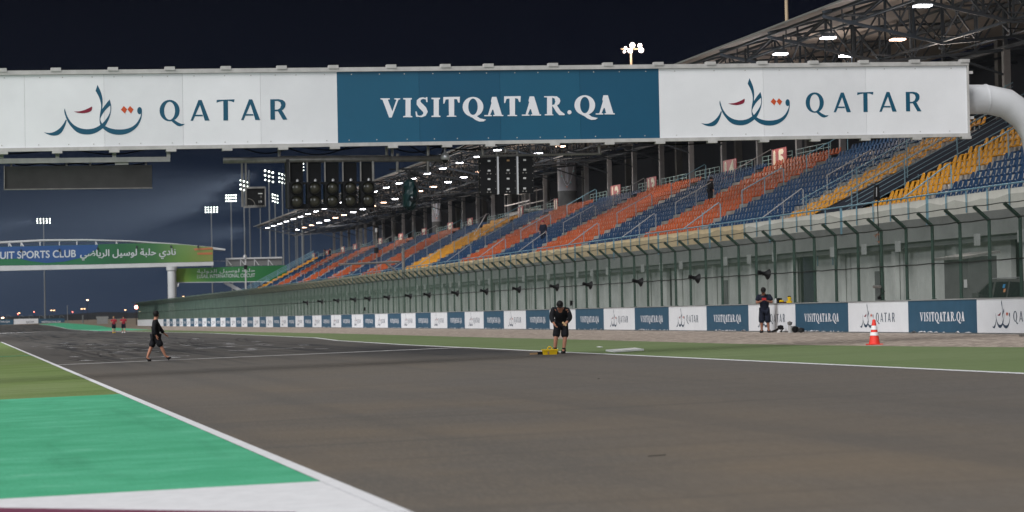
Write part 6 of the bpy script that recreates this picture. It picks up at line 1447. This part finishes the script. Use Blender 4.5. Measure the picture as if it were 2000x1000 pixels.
# man with the phone by the barrier
xg, yg = XB - 0.55, onX(1494, 650, XB - 0.55).y; z = g(xg, yg); J = stand()
J.update(head=(0.03, 0.09, 1.64), neck=(0.02, 0.03, 1.50), chest=(0, 0.0, 1.33), shL=(-0.21, 0.0, 1.45), shR=(0.21, 0, 1.45), elL=(-0.30, 0.04, 1.17), elR=(0.30, 0.05, 1.17), wrL=(-0.10, 0.27, 1.25), wrR=(0.12, 0.27, 1.25), haL=(-0.02, 0.30, 1.29), haR=(0.04, 0.30, 1.29), pnL=(0, 0.3, 1), pnR=(0, 0.3, 1), slen=0.28)
J.update(waist=(0, 0.02, 1.07), anL=(-0.15, -0.02, 0.09), heL=(-0.15, -0.05, 0.04), toL=(-0.19, 0.15, 0.03), anR=(0.12, -0.02, 0.09), heR=(0.12, -0.05, 0.04), toR=(0.16, 0.15, 0.03))
figure('man in navy shirt, long shorts and black cap looking at a red phone', (xg, yg, z), R(165), J, top='shirt', m_top=m_navy, m_short=m_navy, cap=m_hair, face=(0, 0.8, -0.55), skinm=m_skin2)
mb = MB(); q = Vector((xg, yg, z)) + Matrix.Rotation(R(165), 3, 'Z') @ Vector((0.02, 0.36, 1.32)); mb.box(q.x - 0.085, q.x + 0.085, q.y - 0.012, q.y + 0.012, q.z - 0.045, q.z + 0.045); tag(mb.build('phone', mat('red_phone_case', (0.45, 0.03, 0.03, 1), 0.4), origin=tuple(q)), 'red phone held by the man at the barrier', 'phone')
# pair walking far away
for i, (px, py, lb) in enumerate(((222.5, 650.6, 'left of two far people in red and navy tops walking towards us'), (241.5, 650.4, 'right of two far people in red and navy tops with white shoes'))):
    x, y, z = gpt(px, py); J = stand(); s = (-1, 1)[i]
    J.update(knL=(-0.11, 0.10 * s, 0.49), anL=(-0.10, 0.16 * s, 0.12), heL=(-0.10, 0.13 * s, 0.06), toL=(-0.11, 0.13 * s + 0.2, 0.05), knR=(0.11, -0.05 * s, 0.48), anR=(0.1, -0.22 * s, 0.12), heR=(0.1, -0.25 * s, 0.06), toR=(0.11, -0.25 * s + 0.2, 0.04), elL=(-0.33, -0.02, 1.17), elR=(0.33, -0.02, 1.17), wrL=(-0.30, 0.18, 1.1), wrR=(0.24, 0.18, 1.15), haL=(-0.26, 0.26, 1.12), haR=(0.18, 0.26, 1.2))
    figure(lb, (x, y, z), R(180), J, top='shirt', m_top=m_redc, m_short=m_navy, face=(0, 1, 0), shoe=(m_yel, m_refl)[i], group='two far people on the track', cap=None, hair=(mat('fair_hair', (0.3, 0.2, 0.1, 1), 0.7) if i == 0 else m_hair))
# people in the stand
def onstand(px, py, yy):
    p = onY(px, py, yy); off = p.x - SX0 - SDL * yy; r = max(0, min(NR - 1, int((off - RO0) / RD))); return S(RO0 + RD * r + 0.35, yy, RZ0 + RH * r)
J = stand(); J.update(elL=(-0.26, 0.16, 1.2), wrL=(-0.34, 0.38, 1.08), haL=(-0.38, 0.46, 1.02), head=(0, 0.12, 1.62), chest=(0, 0.06, 1.32), neck=(0, 0.08, 1.48))
figure('person in black leaning over the orange seats high in the stand', onstand(1387, 392, 161.6), R(-70), J, legs='trousers', face=(-0.3, 1, -0.4))
figure('person in navy with a red cap standing between orange and blue seats', onstand(1066, 449, 203.0), R(150), stand(), legs='trousers', m_top=m_navy, m_short=m_navy, cap=m_redc)
p = onY(605, 504, 405.0); figure('person in grey at the far top corner of the stand', S(10.6, 405, RZ0 + RH * 11), R(60), stand(), legs='trousers', m_top=m_col, face=(0, 1, 0))
figure('person in dark clothes at the far top corner of the stand', S(10.9, 400, RZ0 + RH * 11), R(120), stand(), legs='trousers')

# ------------------------------------------------------------------ night haze and the beams in it
mb = MB(); mb.box(-700, 700, -60, 1850, -2.0, 44)
hz_ = mb.build('haze', bpy.data.materials.new('night_haze')); tag(hz_, kind='stuff')
hm = hz_.data.materials[0]; hm.use_nodes = True; t = hm.node_tree; t.nodes.clear()
oo = t.nodes.new('ShaderNodeOutputMaterial'); pv = t.nodes.new('ShaderNodeVolumePrincipled')
pv.inputs['Color'].default_value = (0.74, 0.84, 1.0, 1); pv.inputs['Density'].default_value = 0.00003; pv.inputs['Anisotropy'].default_value = 0.0
t.links.new(pv.outputs[0], oo.inputs['Volume'])
for i, (px, py, e_) in enumerate(((85, 431, 3.0), (412.5, 409, 4.5), (451, 386.5, 5.0), (476, 362, 5.0), (525, 343.5, 6.0), (537, 387, 4.0), (500, 455, 4.0))):
    r = ray(px, py); p = r * ((30.5 - CAMH) / r.z) if i < 6 else onX(512, 449, SX0, SDL); Dp = p.dot(fwd)
    src = p if i < 6 else Vector(p)
    if i < 6: src = Vector((p.x, p.y, 30.5))
    tg = src + right * -60.0 + Vector((0, 6, -9))
    lamp('SPOT', 'floodlight_beam', tuple(src + right * -2.0 + Vector((0, -2, 0))), tuple(tg), e_ * 7.5e5, 1.0, (0.88, 0.94, 1.0), spot=R(38), blend=1.0)
